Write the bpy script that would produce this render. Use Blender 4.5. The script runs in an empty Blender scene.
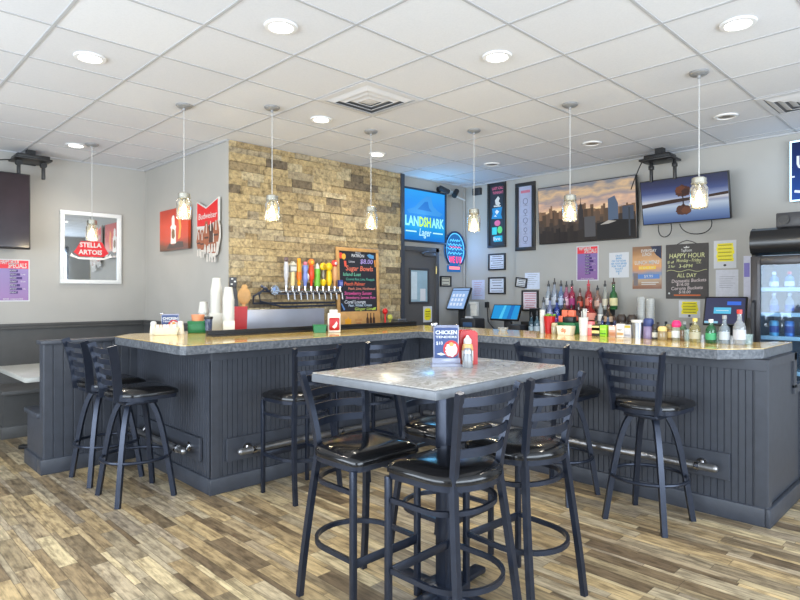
import bpy, bmesh, math, random
from mathutils import Vector, Matrix
R = math.radians
PI = math.pi
random.seed(7)
SC = bpy.context.scene
COL = SC.collection

# ------------------------------------------------------------------ camera
FPX, HCAM, YAW = 591.0, 1.43, 45.4
cam_d = bpy.data.cameras.new('camera'); cam = bpy.data.objects.new('camera', cam_d); COL.objects.link(cam)
cam_d.sensor_width = 36; cam_d.lens = FPX / 800 * 36; cam_d.shift_y = -6 / 800; cam_d.clip_start = .05
cam.location = (0, 0, HCAM); cam.rotation_euler = (R(90), 0, R(YAW - 90))
SC.camera = cam
# ------------------------------------------------------------------ world, daylight, exposure
W = bpy.data.worlds.new('world'); SC.world = W; W.use_nodes = True
W.node_tree.nodes['Background'].inputs[0].default_value = (.70, .82, 1, 1)
W.node_tree.nodes['Background'].inputs[1].default_value = 1.0
SC.view_settings.view_transform = 'Standard'; SC.view_settings.look = 'None'
SC.view_settings.gamma = 1; SC.view_settings.exposure = 0.18; SC.view_settings.use_curve_mapping = False

def area(name, loc, rot, sx, sy, power, color):
    l = bpy.data.lights.new(name, 'AREA'); l.shape = 'RECTANGLE'; l.size = sx; l.size_y = sy
    l.energy = power; l.color = color
    o = bpy.data.objects.new(name, l); COL.objects.link(o); o.location = loc; o.rotation_euler = rot
    return o
# daylight through the street windows on the two walls behind the viewer
area('daylight_street', (1.6, -2.58, 1.55), (R(106), 0, 0), 6.4, 2.1, 330, (.78, .89, 1))
area('daylight_side', (-2.58, 2.6, 1.55), (R(106), 0, R(-90)), 6.4, 2.1, 330, (.80, .90, 1))
DOWN_W, PEND_W = 30, 7.0

# ------------------------------------------------------------------ node materials
def lin(v):
    v = v / 255
    return v / 12.92 if v <= .04045 else ((v + .055) / 1.055) ** 2.4
def c(r, g, b): return (lin(r), lin(g), lin(b), 1)
def node(nt, t, ins=None, **kw):
    n = nt.nodes.new(t)
    for k, v in kw.items(): setattr(n, k, v)
    for k, v in (ins or {}).items():
        if hasattr(v, 'is_output') or isinstance(v, bpy.types.NodeSocket): nt.links.new(v, n.inputs[k])
        else: n.inputs[k].default_value = v
    return n
def math_(nt, op, a, b=0.0, c_=0.0):
    n = nt.nodes.new('ShaderNodeMath'); n.operation = op
    for i, v in enumerate((a, b, c_)):
        if isinstance(v, bpy.types.NodeSocket): nt.links.new(v, n.inputs[i])
        else: n.inputs[i].default_value = v
    return n.outputs[0]
def ramp(nt, fac, stops, interp='LINEAR'):
    n = nt.nodes.new('ShaderNodeValToRGB'); n.color_ramp.interpolation = interp
    e = n.color_ramp.elements
    while len(e) < len(stops): e.new(0.5)
    for el, (p, col) in zip(e, stops): el.position = p; el.color = col
    nt.links.new(fac, n.inputs[0]); return n.outputs[0]
MC = {}
def mat(rgb, rough=.5, metal=0., var=.06, scale=30, emit=0., bump=0., alpha=1., name=None, coat=0., spec=.5):
    key = (tuple(rgb), rough, metal, var, scale, emit, bump, alpha, coat, spec)
    if key in MC: return MC[key]
    m = bpy.data.materials.new(name or 'surface'); m.use_nodes = True; nt = m.node_tree
    p = nt.nodes['Principled BSDF']; col = c(*rgb)
    tc = node(nt, 'ShaderNodeTexCoord')
    nz = node(nt, 'ShaderNodeTexNoise', {'Vector': tc.outputs['Object'], 'Scale': scale, 'Detail': 4.})
    lo = tuple(v * (1 - var) for v in col[:3]) + (1,); hi = tuple(min(1, v * (1 + var)) for v in col[:3]) + (1,)
    nt.links.new(ramp(nt, nz.outputs[0], [(.3, lo), (.7, hi)]), p.inputs['Base Color'])
    p.inputs['Roughness'].default_value = rough; p.inputs['Metallic'].default_value = metal
    p.inputs['Specular IOR Level'].default_value = spec
    if coat: p.inputs['Coat Weight'].default_value = coat; p.inputs['Coat Roughness'].default_value = .08
    if emit:
        for lk in list(p.inputs['Base Color'].links): nt.links.remove(lk)
        p.inputs['Base Color'].default_value = (.015, .015, .015, 1); p.inputs['Specular IOR Level'].default_value = .12
        p.inputs['Emission Color'].default_value = col; p.inputs['Emission Strength'].default_value = emit
    if alpha < 1: p.inputs['Alpha'].default_value = alpha
    if bump:
        b = node(nt, 'ShaderNodeBump', {'Height': nz.outputs[0], 'Strength': bump, 'Distance': .01})
        nt.links.new(b.outputs[0], p.inputs['Normal'])
    MC[key] = m; return m
def clear(rgb, dens=.15, rough=.03, name='clear_glass', fres=.8):
    """thin clear glass or plastic: mostly see-through, fresnel sheen, a little body colour"""
    key = ('clear', tuple(rgb), dens, rough, fres)
    if key in MC: return MC[key]
    m = bpy.data.materials.new(name); m.use_nodes = True; nt = m.node_tree; nt.nodes.clear()
    out = node(nt, 'ShaderNodeOutputMaterial'); tint = tuple(.5 + .5 * v for v in c(*rgb)[:3]) + (1,)
    tr = node(nt, 'ShaderNodeBsdfTransparent', {'Color': tint})
    df = node(nt, 'ShaderNodeBsdfDiffuse', {'Color': c(*rgb)})
    gl = node(nt, 'ShaderNodeBsdfGlossy', {'Color': (1, 1, 1, 1), 'Roughness': rough})
    fr = node(nt, 'ShaderNodeLayerWeight', {'Blend': .25})
    m1 = node(nt, 'ShaderNodeMixShader', {0: dens, 1: tr.outputs[0], 2: df.outputs[0]})
    f = math_(nt, 'MULTIPLY_ADD', fr.outputs['Fresnel'], fres, .03)
    m2 = node(nt, 'ShaderNodeMixShader', {0: f, 1: m1.outputs[0], 2: gl.outputs[0]})
    nt.links.new(m2.outputs[0], out.inputs[0]); MC[key] = m; return m
def glow(rgb, s):
    return mat(rgb, .5, emit=s, var=.0)
def grad(stops, axis='Z', lo=-.5, hi=.5, emit=0., rough=.3, wob=0.):
    """colour bands along one object axis (the picture on a screen or a printed sign)"""
    m = bpy.data.materials.new('printed_picture'); m.use_nodes = True; nt = m.node_tree; p = nt.nodes['Principled BSDF']
    tc = node(nt, 'ShaderNodeTexCoord'); sp = node(nt, 'ShaderNodeSeparateXYZ', {0: tc.outputs['Object']})
    v = node(nt, 'ShaderNodeMapRange', {0: sp.outputs[axis], 1: lo, 2: hi}).outputs[0]
    if wob:
        mp = node(nt, 'ShaderNodeMapping', {0: tc.outputs['Object'], 'Scale': (3, 3, 9)})
        nz = node(nt, 'ShaderNodeTexNoise', {'Vector': mp.outputs[0], 'Scale': 1.2, 'Detail': 5.})
        v = math_(nt, 'ADD', v, math_(nt, 'MULTIPLY', math_(nt, 'SUBTRACT', nz.outputs[0], .5), wob))
    col = ramp(nt, v, [(q, c(*k)) for q, k in stops])
    p.inputs['Roughness'].default_value = rough
    if emit:
        p.inputs['Base Color'].default_value = (.01, .01, .01, 1); p.inputs['Specular IOR Level'].default_value = .12
        nt.links.new(col, p.inputs['Emission Color']); p.inputs['Emission Strength'].default_value = emit
    else: nt.links.new(col, p.inputs['Base Color'])
    return m

# ------------------------------------------------------------------ mesh builder
class B:
    def __init__(s): s.bm = bmesh.new(); s.mats = []; s.cur = 0
    def m(s, material):
        if material not in s.mats: s.mats.append(material)
        s.cur = s.mats.index(material); return s
    def _fin(s, faces):
        for f in faces: f.material_index = s.cur
    def _poly(s, vs):
        try: f = s.bm.faces.new(vs); f.material_index = s.cur; return f
        except ValueError: return None
    def box(s, a, b, bev=0, M=None, seg=2):
        x0, y0, z0 = [min(p, q) for p, q in zip(a, b)]; x1, y1, z1 = [max(p, q) for p, q in zip(a, b)]
        v = [s.bm.verts.new(p) for p in ((x0,y0,z0),(x1,y0,z0),(x1,y1,z0),(x0,y1,z0),(x0,y0,z1),(x1,y0,z1),(x1,y1,z1),(x0,y1,z1))]
        fs = [s._poly([v[i] for i in q]) for q in ((3,2,1,0),(4,5,6,7),(0,1,5,4),(1,2,6,5),(2,3,7,6),(3,0,4,7))]
        if bev:
            es = {e for f in fs for e in f.edges}
            r = bmesh.ops.bevel(s.bm, geom=list(es), offset=bev, segments=seg, affect='EDGES', profile=.5)
            s._fin(r['faces']); v = list({q for f in r['faces'] for q in f.verts} | {q for q in v if q.is_valid})
        if M is not None: bmesh.ops.transform(s.bm, matrix=M, verts=[q for q in v if q.is_valid])
        return s
    def cyl(s, p0, p1, r0, r1=None, n=16, caps=True):
        p0, p1 = Vector(p0), Vector(p1); r1 = r0 if r1 is None else r1
        z = (p1 - p0).normalized(); x = z.orthogonal().normalized(); y = z.cross(x)
        ra = [s.bm.verts.new(p0 + (x * math.cos(2*PI*i/n) + y * math.sin(2*PI*i/n)) * r0) for i in range(n)]
        rb = [s.bm.verts.new(p1 + (x * math.cos(2*PI*i/n) + y * math.sin(2*PI*i/n)) * r1) for i in range(n)]
        for i in range(n): s._poly([ra[i], ra[(i+1) % n], rb[(i+1) % n], rb[i]])
        if caps: s._poly(ra[::-1]); s._poly(rb)
        return s
    def sweep(s, pts, prof, up=(0, 0, 1), closed=False):
        """sweep a closed 2-D profile (side, up) along points; profile keeps to the up vector"""
        pts = [Vector(p) for p in pts]; up = Vector(up); rings = []; n = len(pts)
        for i, p in enumerate(pts):
            a = pts[(i-1) % n] if (i or closed) else p; b = pts[(i+1) % n] if (i < n-1 or closed) else p
            t = (b - a).normalized(); side = t.cross(up)
            side = side.normalized() if side.length > 1e-4 else t.orthogonal().normalized()
            u = side.cross(t).normalized()
            rings.append([s.bm.verts.new(p + side * q[0] + u * q[1]) for q in prof])
        k = len(prof)
        for i in range(n if closed else n-1):
            A, C = rings[i], rings[(i+1) % n]
            for j in range(k): s._poly([A[j], C[j], C[(j+1) % k], A[(j+1) % k]])
        if not closed: s._poly(rings[0]); s._poly(rings[-1][::-1])
        return s
    def tube(s, pts, r, n=8, closed=False, up=(0, 0, 1)):
        return s.sweep(pts, [(r * math.cos(2*PI*i/n), r * math.sin(2*PI*i/n)) for i in range(n)], up, closed)
    def bar(s, pts, w, h, up=(0, 0, 1), closed=False):
        return s.sweep(pts, [(-w/2,-h/2),(w/2,-h/2),(w/2,h/2),(-w/2,h/2)], up, closed)
    def lathe(s, prof, n=20, o=(0, 0, 0)):
        rings = []
        for r, z in prof:
            if r < 1e-5: rings.append([s.bm.verts.new((o[0], o[1], o[2] + z))])
            else: rings.append([s.bm.verts.new((o[0] + r*math.cos(2*PI*i/n), o[1] + r*math.sin(2*PI*i/n), o[2] + z)) for i in range(n)])
        for A, C in zip(rings, rings[1:]):
            for i in range(n):
                j = (i+1) % n
                if len(A) == 1 and len(C) == 1: continue
                if len(A) == 1: s._poly([A[0], C[j], C[i]])
                elif len(C) == 1: s._poly([A[i], A[j], C[0]])
                else: s._poly([A[i], A[j], C[j], C[i]])
        return s
    def prism(s, pts, lo, hi, axis='z', bev=0):
        """extrude a 2-D outline between lo and hi along an axis"""
        def P(u, v, w): return {'z': (u, v, w), 'y': (u, w, v), 'x': (w, u, v)}[axis]
        a = [s.bm.verts.new(P(u, v, lo)) for u, v in pts]; b = [s.bm.verts.new(P(u, v, hi)) for u, v in pts]
        n = len(pts); fs = [s._poly(a[::-1]), s._poly(b)]
        for i in range(n): fs.append(s._poly([a[i], a[(i+1) % n], b[(i+1) % n], b[i]]))
        fs = [f for f in fs if f]
        bmesh.ops.recalc_face_normals(s.bm, faces=fs)
        if bev:
            es = {e for f in fs[:2] for e in f.edges}
            r = bmesh.ops.bevel(s.bm, geom=list(es), offset=bev, segments=2, affect='EDGES'); s._fin(r['faces'])
        return s
    def ball(s, ctr, r, sc=(1, 1, 1), n=12):
        M = Matrix.Translation(ctr) @ Matrix.Diagonal((*sc, 1))
        rr = bmesh.ops.create_uvsphere(s.bm, u_segments=n, v_segments=max(6, n*2//3), radius=r, matrix=M)
        s._fin({f for v in rr['verts'] for f in v.link_faces}); return s
    # flat printed work on a panel that faces local -Y
    def rect(s, x0, z0, x1, z1, y, t=.0008): return s.box((x0, y, z0), (x1, y - t, z1))
    def shape(s, pts, y, t=.0008): return s.prism(pts, y - t, y, 'y')
    def text(s, body, size, x, z, y, w=None, bold=0., shear=0., align='CENTER', rot=0.):
        cu = bpy.data.curves.new('lettering', 'FONT'); cu.body = body; cu.size = size; cu.align_x = align; cu.align_y = 'CENTER'
        cu.resolution_u = 2; cu.offset = bold * size; cu.shear = shear
        o = bpy.data.objects.new('lettering', cu); COL.objects.link(o)
        dg = bpy.context.evaluated_depsgraph_get(); me = bpy.data.meshes.new_from_object(o.evaluated_get(dg))
        bpy.data.objects.remove(o)
        if not len(me.vertices): return s
        k = 1.
        if w:
            xs = [v.co.x for v in me.vertices]; k = w / max(1e-4, max(xs) - min(xs))
        cr, sr = math.cos(rot), math.sin(rot)
        vs = []
        for v in me.vertices:
            a, b = v.co.x * k, v.co.y
            vs.append(s.bm.verts.new((x + a*cr - b*sr, y - .0006, z + a*sr + b*cr)))
        for p in me.polygons: s._poly([vs[i] for i in p.vertices])
        bpy.data.meshes.remove(me); return s
    def done(s, name, parent=None, material=None, smooth=35, loc=None, rot=None):
        if material: s.mats = [material]
        me = bpy.data.meshes.new(name); s.bm.to_mesh(me); s.bm.free()
        for q in s.mats: me.materials.append(q)
        if smooth:
            me.polygons.foreach_set('use_smooth', [True] * len(me.polygons)); me.set_sharp_from_angle(angle=R(smooth))
        o = bpy.data.objects.new(name, me); COL.objects.link(o)
        if parent: o.parent = parent
        if loc: o.location = loc
        if rot: o.rotation_euler = rot
        return o
def tag(o, label, cat, group=None):
    o['label'] = label; o['category'] = cat
    if group: o['group'] = group
    return o
def thing(name, label, cat, loc=(0, 0, 0), rz=0., group=None, rx=0.):
    o = bpy.data.objects.new(name, None); COL.objects.link(o); o.empty_display_size = .1
    o.location = loc; o.rotation_euler = (rx, 0, rz); return tag(o, label, cat, group)
def struct(o, label, cat=None):
    o['kind'] = 'structure'; o['label'] = label; o['category'] = cat or o.name.split('_')[0]; return o
def kids(o): return [q for q in COL.objects if q.parent == o]
def dup(root, loc, rz, label, group=None):
    def cp(o, par):
        n = o.copy(); COL.objects.link(n)
        if par: n.parent = par
        for ch in kids(o): cp(ch, n)
        return n
    n = cp(root, None); n.location = loc; n.rotation_euler = (0, 0, rz); n['label'] = label
    if group: n['group'] = group
    return n
FX = R(-90)      # turns a panel built facing -Y so that it faces -X (the wall with the screens)

# shared materials
M_wall = mat((171, 168, 162), .75, var=.03, scale=3, bump=.03, name='grey_wall_paint')
M_ceil = None
M_char = mat((60, 64, 73), .45, var=.10, scale=14, bump=.05, name='charcoal_painted_wood')
M_char2 = mat((76, 76, 76), .5, var=.06, scale=10, name='charcoal_wainscot')
M_iron = mat((42, 48, 62), .30, metal=.5, var=.10, scale=25, name='black_metal')
M_vinyl = mat((22, 22, 24), .15, var=.1, scale=20, bump=.02, name='black_vinyl')
M_blk = mat((24, 24, 26), .4, name='black_plastic')
M_dark = mat((45, 46, 50), .5, name='dark_plastic')
M_white = mat((204, 204, 200), .5, var=.02, name='white')
M_paper = mat((208, 209, 212), .7, var=.02, name='white_paper')
M_chrome = mat((200, 200, 202), .18, metal=1., var=.03, name='chrome')
M_steel = mat((165, 168, 175), .35, metal=.9, var=.06, scale=60, name='brushed_steel')
M_wood = mat((196, 150, 92), .5, var=.12, scale=18, name='pale_wood')
M_red = mat((176, 16, 22), .35, var=.05, name='red_plastic')
M_yel = mat((240, 225, 40), .6, var=.03, name='yellow_paper')
M_ink = mat((60, 60, 66), .7, var=0., name='grey_ink')
M_grn = mat((20, 110, 60), .4, name='green_plastic')
M_jar = clear((236, 230, 205), .06, .10)
M_pl = clear((225, 230, 235), .30, .12, 'clear_plastic')

# ================================================================== THE ROOM
CZ, YL, XA, YB, YD, XW, XP = 2.96, 7.45, 2.90, 5.37, 5.40, 6.64, 6.60
RX0, RY0 = -2.6, -2.6

def floor_mat():
    m = bpy.data.materials.new('wood_plank_floor'); m.use_nodes = True; nt = m.node_tree; p = nt.nodes['Principled BSDF']
    tc = node(nt, 'ShaderNodeTexCoord'); sp = node(nt, 'ShaderNodeSeparateXYZ', {0: tc.outputs['Object']})
    X, Y = sp.outputs[0], sp.outputs[1]
    per = .30
    u = math_(nt, 'DIVIDE', X, per); uf = math_(nt, 'FRACT', u); ui = math_(nt, 'FLOOR', u)
    sub = ramp(nt, uf, [(0, (0,0,0,1)), (.30, (.2,.2,.2,1)), (.40, (.4,.4,.4,1)), (.70, (.6,.6,.6,1)), (.82, (.8,.8,.8,1))], 'CONSTANT')
    subv = node(nt, 'ShaderNodeSeparateColor', {0: sub}).outputs[0]
    row = math_(nt, 'MULTIPLY_ADD', ui, 10., math_(nt, 'MULTIPLY', subv, 9.))
    wr = node(nt, 'ShaderNodeTexWhiteNoise', {'W': row}, noise_dimensions='1D').outputs[0]
    v = math_(nt, 'MULTIPLY_ADD', Y, 1/.50, math_(nt, 'MULTIPLY', wr, 17.))
    cell = math_(nt, 'FLOOR', v)
    cv = node(nt, 'ShaderNodeCombineXYZ', {0: row, 1: cell})
    wn = node(nt, 'ShaderNodeTexWhiteNoise', {'Vector': cv.outputs[0]}, noise_dimensions='2D')
    rnd = wn.outputs[0]
    base = ramp(nt, rnd, [(0, c(108,92,72)), (.14, c(154,134,102)), (.30, c(196,172,128)), (.46, c(148,136,118)), (.60, c(182,168,140)), (.74, c(126,110,86)), (.87, c(208,190,150)), (1, c(166,152,132))])
    off = math_(nt, 'MULTIPLY', rnd, 40.)
    g1v = node(nt, 'ShaderNodeCombineXYZ', {0: math_(nt, 'MULTIPLY', X, 55.), 1: math_(nt, 'MULTIPLY_ADD', Y, 4.5, off), 2: off})
    g1 = node(nt, 'ShaderNodeTexNoise', {'Vector': g1v.outputs[0], 'Scale': 1., 'Detail': 6., 'Roughness': .7})
    g2v = node(nt, 'ShaderNodeCombineXYZ', {0: math_(nt, 'MULTIPLY', X, 26.), 1: math_(nt, 'MULTIPLY_ADD', Y, 9., off), 2: off})
    g2 = node(nt, 'ShaderNodeTexNoise', {'Vector': g2v.outputs[0], 'Scale': 1., 'Detail': 4.})
    dark = ramp(nt, g1.outputs[0], [(.32, (.26,.23,.20,1)), (.50, (.95,.95,.95,1)), (.68, (1.35,1.33,1.28,1))])
    mx = node(nt, 'ShaderNodeMix', {'Factor': .75, 6: base, 7: dark}, data_type='RGBA', blend_type='MULTIPLY')
    dk2 = ramp(nt, g2.outputs[0], [(.36, (.44,.42,.40,1)), (.54, (1.12,1.11,1.10,1))])
    mx2 = node(nt, 'ShaderNodeMix', {'Factor': .6, 6: mx.outputs[2], 7: dk2}, data_type='RGBA', blend_type='MULTIPLY')
    # seams between boards
    vf = math_(nt, 'FRACT', v); seam = math_(nt, 'LESS_THAN', vf, .006)
    seams = seam
    for e in (0., .30, .40, .70, .82, 1.):
        d = math_(nt, 'ABSOLUTE', math_(nt, 'SUBTRACT', uf, e)); seams = math_(nt, 'MAXIMUM', seams, math_(nt, 'LESS_THAN', d, .005))
    mx3 = node(nt, 'ShaderNodeMix', {'Factor': math_(nt, 'MULTIPLY', seams, .65), 6: mx2.outputs[2], 7: c(62,52,42)}, data_type='RGBA')
    nt.links.new(mx3.outputs[2], p.inputs['Base Color'])
    p.inputs['Roughness'].default_value = .38; p.inputs['Specular IOR Level'].default_value = .45
    b = node(nt, 'ShaderNodeBump', {'Height': g1.outputs[0], 'Strength': .12, 'Distance': .004}); nt.links.new(b.outputs[0], p.inputs['Normal'])
    return m
b = B(); b.box((RX0-.2, RY0-.2, -.1), (XW+.3, YL+.3, 0))
struct(b.done('floor', None, floor_mat(), 0), 'brown and grey wood plank floor of the bar room')

def tile_mat():
    m = bpy.data.materials.new('ceiling_tile'); m.use_nodes = True; nt = m.node_tree; p = nt.nodes['Principled BSDF']
    tc = node(nt, 'ShaderNodeTexCoord'); nz = node(nt, 'ShaderNodeTexNoise', {'Vector': tc.outputs['Object'], 'Scale': 90., 'Detail': 4.})
    sp = node(nt, 'ShaderNodeSeparateXYZ', {0: tc.outputs['Object']})
    cx = math_(nt, 'FLOOR', math_(nt, 'DIVIDE', math_(nt, 'SUBTRACT', sp.outputs[0], .957), .61))
    cy = math_(nt, 'FLOOR', math_(nt, 'DIVIDE', math_(nt, 'SUBTRACT', sp.outputs[1], .732), .61))
    wn = node(nt, 'ShaderNodeTexWhiteNoise', {'Vector': node(nt, 'ShaderNodeCombineXYZ', {0: cx, 1: cy}).outputs[0]}, noise_dimensions='2D')
    a = ramp(nt, wn.outputs[0], [(0, c(212,213,217)), (1, c(222,223,226))])
    fl = ramp(nt, nz.outputs[0], [(.3, (.96,.96,.96,1)), (.6, (1,1,1,1))])
    mx = node(nt, 'ShaderNodeMix', {'Factor': 1., 6: a, 7: fl}, data_type='RGBA', blend_type='MULTIPLY')
    nt.links.new(mx.outputs[2], p.inputs['Base Color']); p.inputs['Roughness'].default_value = .85
    bp = node(nt, 'ShaderNodeBump', {'Height': nz.outputs[0], 'Strength': .15, 'Distance': .004}); nt.links.new(bp.outputs[0], p.inputs['Normal'])
    return m
b = B(); b.box((RX0-.2, RY0-.2, CZ), (XW+.3, YL+.3, CZ+.1))
struct(b.done('ceiling', None, tile_mat(), 0), 'white square tile drop ceiling over the bar')
gx = [.957 + .61*k for k in range(-5, 10) if RX0 < .957 + .61*k < XW]; gy = [.732 + .61*k for k in range(-5, 12) if RY0 < .732 + .61*k < YL]
b = B()
for x in gx: b.box((x-.009, RY0, CZ-.004), (x+.009, YL, CZ))
for y in gy: b.box((RX0, y-.009, CZ-.0035), (XW, y+.009, CZ))
for x0, y0, x1, y1 in ((RX0, YL-.02, XA, YL), (XA-.02, YB, XA, YL), (XA, YB-.02, XW, YB), (XP-.02, RY0, XP, YB)): b.box((x0, y0, CZ-.012), (x1, y1, CZ))
struct(b.done('trim_1', None, mat((178, 179, 182), .6, var=.02), 0), 'white metal grid between the ceiling tiles', 'ceiling trim')

def wall(name, a, bb, label, m=M_wall):
    q = B(); q.box(a, bb); return struct(q.done(name, None, m, 0), label)
wall('wall_left', (RX0-.15, YL, 0), (XA+.1, YL+.12, CZ), 'grey painted wall behind the mirror and booth')
wall('wall_alcove', (XA, YB-.009, 0), (XA+.1, YL, CZ), 'short grey wall with the two red beer signs')
wall('wall_tap', (XA+.1, YB, 0), (5.30, YB+.12, CZ), 'wall under the stone facing behind the beer taps')
wall('wall_door', (5.30, YD, 0), (XW+.1, YD+.12, CZ), 'pale grey wall around the grey door')
q = B(); q.box((XW, RY0-.15, 0), (XW+.12, YD+.12, CZ)); q.box((XP, RY0-.15, 0), (XW, 4.50, CZ))
struct(q.done('wall_back', None, M_wall, 0), 'long grey wall with the two screens above the bottles')
# the two street walls behind the viewer, with wide windows
q = B()
q.box((RX0-.15, RY0-.15, 0), (XW, RY0, .40)); q.box((RX0-.15, RY0-.15, 2.70), (XW, RY0, CZ))
q.box((RX0-.15, RY0-.15, .40), (-1.6, RY0, 2.70)); q.box((4.8, RY0-.15, .40), (XW, RY0, 2.70))
struct(q.done('wall_street', None, M_wall, 0), 'street wall with wide windows behind the viewer')
q = B()
q.box((RX0-.15, RY0, 0), (RX0, YL, .40)); q.box((RX0-.15, RY0, 2.70), (RX0, YL, CZ))
q.box((RX0-.15, RY0, .40), (RX0, -.6, 2.70)); q.box((RX0-.15, 5.8, .40), (RX0, YL, 2.70))
struct(q.done('wall_side', None, M_wall, 0), 'side wall with wide windows behind the viewer')
for nm, ax, lo, hi in (('window_1', 'x', -1.6, 4.8), ('window_2', 'y', -.6, 5.8)):
    q = B()
    def seg(a, bb, z0, z1):
        if ax == 'x': q.box((a, RY0-.10, z0), (bb, RY0-.04, z1))
        else: q.box((RX0-.10, a, z0), (RX0-.04, bb, z1))
    seg(lo, hi, .40, .46); seg(lo, hi, 2.64, 2.70)
    for k in range(5):
        p = lo + (hi-lo-.06)*k/4; seg(p, p+.06, .46, 2.64)
    struct(q.done(nm, None, M_dark, 0), 'wide street window with dark frame behind the viewer')

# stone facing: individual rough slabs in one wall surface
def stone_mat():
    m = bpy.data.materials.new('stacked_stone'); m.use_nodes = True; nt = m.node_tree; p = nt.nodes['Principled BSDF']
    at = node(nt, 'ShaderNodeAttribute', attribute_name='slab')
    tc = node(nt, 'ShaderNodeTexCoord')
    nz = node(nt, 'ShaderNodeTexNoise', {'Vector': tc.outputs['Object'], 'Scale': 28., 'Detail': 7., 'Roughness': .7})
    nb = node(nt, 'ShaderNodeTexNoise', {'Vector': tc.outputs['Object'], 'Scale': 15., 'Detail': 6., 'Roughness': .65})
    base = ramp(nt, at.outputs['Fac'], [(0, c(112,100,84)), (.12, c(142,126,100)), (.3, c(172,152,114)), (.5, c(184,164,124)), (.7, c(190,172,136)), (.86, c(160,148,126)), (1, c(204,188,152))])
    sh = ramp(nt, nz.outputs[0], [(.30, (.36,.34,.31,1)), (.5, (.98,.97,.94,1)), (.68, (1.35,1.32,1.25,1))])
    mx = node(nt, 'ShaderNodeMix', {'Factor': .85, 6: base, 7: sh}, data_type='RGBA', blend_type='MULTIPLY')
    nt.links.new(mx.outputs[2], p.inputs['Base Color']); p.inputs['Roughness'].default_value = .85
    pat = ramp(nt, nb.outputs[0], [(.34, (.52,.50,.48,1)), (.48, (1.0,.99,.97,1)), (.66, (1.16,1.14,1.10,1))])
    m4 = node(nt, 'ShaderNodeMix', {'Factor': .9, 6: mx.outputs[2], 7: pat}, data_type='RGBA', blend_type='MULTIPLY'); nt.links.new(m4.outputs[2], p.inputs['Base Color'])
    hs = math_(nt, 'MULTIPLY_ADD', nb.outputs[0], 1.5, nz.outputs[0])
    bp = node(nt, 'ShaderNodeBump', {'Height': hs, 'Strength': .9, 'Distance': .02}); nt.links.new(bp.outputs[0], p.inputs['Normal'])
    return m
q = B(); lay = q.bm.faces.layers.float.new('slab'); z = .995; rnd = random.Random(3)
q.box((XA+.1, YB-.012, .995), (5.30, YB-.001, CZ))
while z < CZ - .01:
    h = min(rnd.choice((.060, .075, .085)), CZ - z); x = XA - rnd.random()*.2
    while x < 5.30:
        w = rnd.choice((.14, .2, .26, .34, .42)); x0, x1 = max(x, XA), min(x + w, 5.30); x += w
        if x1 - x0 < .02: continue
        d = .014 + .022 * rnd.random(); n0 = len(q.bm.faces)
        q.box((x0+.0015, YB-.01-d, z+.0015), (x1-.0015, YB-.008, z+h-.0015))
        q.bm.faces.ensure_lookup_table(); k = rnd.random()
        for f in q.bm.faces[n0:]: f[lay] = k
    z += h
so = q.done('wall_stone', None, stone_mat(), 0); struct(so, 'tan stacked stone facing behind the beer taps')
q = B(); q.box((5.27, YB-.05, 0), (5.33, YD, CZ)); struct(q.done('trim_2', None, M_char, 0), 'dark corner strip beside the stone facing', 'trim')

# wainscot with cap rail
q = B(); q.box((RX0, YL-.02, 0), (XA, YL, 1.05)); q.box((XA-.02, YB+.03, 0), (XA, YL-.02, 1.05))
o = q.done('trim_3', None, M_char2, 0); struct(o, 'dark grey wainscot panel behind the booth', 'wainscot')
q = B(); q.box((RX0, YL-.045, 1.05), (XA, YL, 1.075), .004); q.box((RX0, YL-.032, 1.075), (XA, YL, 1.11), .004)
q.box((XA-.045, YB+.03, 1.05), (XA, YL-.045, 1.075), .004); q.box((XA-.032, YB+.03, 1.075), (XA, YL-.03, 1.11), .004)
q.done('cap_rail', o, M_char2)
# conduit beside the door corner
q = B(); q.tube([(6.60, YD-.015, .95), (6.60, YD-.015, 2.93)], .012); struct(q.done('trim_4', None, M_wall), 'thin painted conduit pipe in the corner by the door', 'conduit')

# door with glazed panel
d = B(); d.box((5.32, YD-.035, 0), (5.97, YD-.003, 2.0)); 
dm = mat((84, 82, 82), .5, var=.04); door = struct(d.done('door_1', None, dm, 0), 'grey metal door with small window beside the stone wall')
q = B()
for a, bb in (((5.30,0),(5.335,2.05)), ((5.955,0),(6.02,2.05)), ((5.30,1.99),(6.02,2.05))): q.box((a[0], YD-.055, a[1]), (bb[0], YD, bb[1]), .003)
q.done('door_frame', door, mat((70, 69, 70), .5, var=.04))
q = B()
for a, bb in (((5.45,1.30),(5.48,1.77)), ((5.80,1.30),(5.83,1.77)), ((5.48,1.74),(5.80,1.77)), ((5.48,1.30),(5.80,1.33))): q.box((a[0], YD-.048, a[1]), (bb[0], YD-.03, bb[1]), .003)
q.done('window_frame', door, mat((60, 60, 62), .5))
q = B(); q.m(mat((150, 176, 190), .12, var=.15, scale=5)); q.box((5.48, YD-.039, 1.33), (5.80, YD-.034, 1.74))
q.m(mat((196, 210, 218), .2, var=.05)).box((5.49, YD-.041, 1.36), (5.60, YD-.038, 1.72)); q.m(M_paper).box((5.66, YD-.042, 1.34), (5.76, YD-.038, 1.50))
q.done('pane', door, None, 0)
q = B(); q.box((5.70, YD-.085, 1.93), (5.92, YD-.035, 1.98), .008); q.bar([(5.75, YD-.075, 1.955), (5.60, YD-.12, 1.965), (5.80, YD-.06, 2.0)], .02, .008)
q.done('door_closer', door, mat((96, 96, 98), .4, metal=.6))
q = B(); q.cyl((5.38, YD-.035, 1.02), (5.38, YD-.06, 1.02), .028); q.cyl((5.38, YD-.055, 1.02), (5.38, YD-.085, 1.02), .012); q.ball((5.38, YD-.10, 1.02), .028)
q.done('door_knob', door, M_steel)
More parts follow.
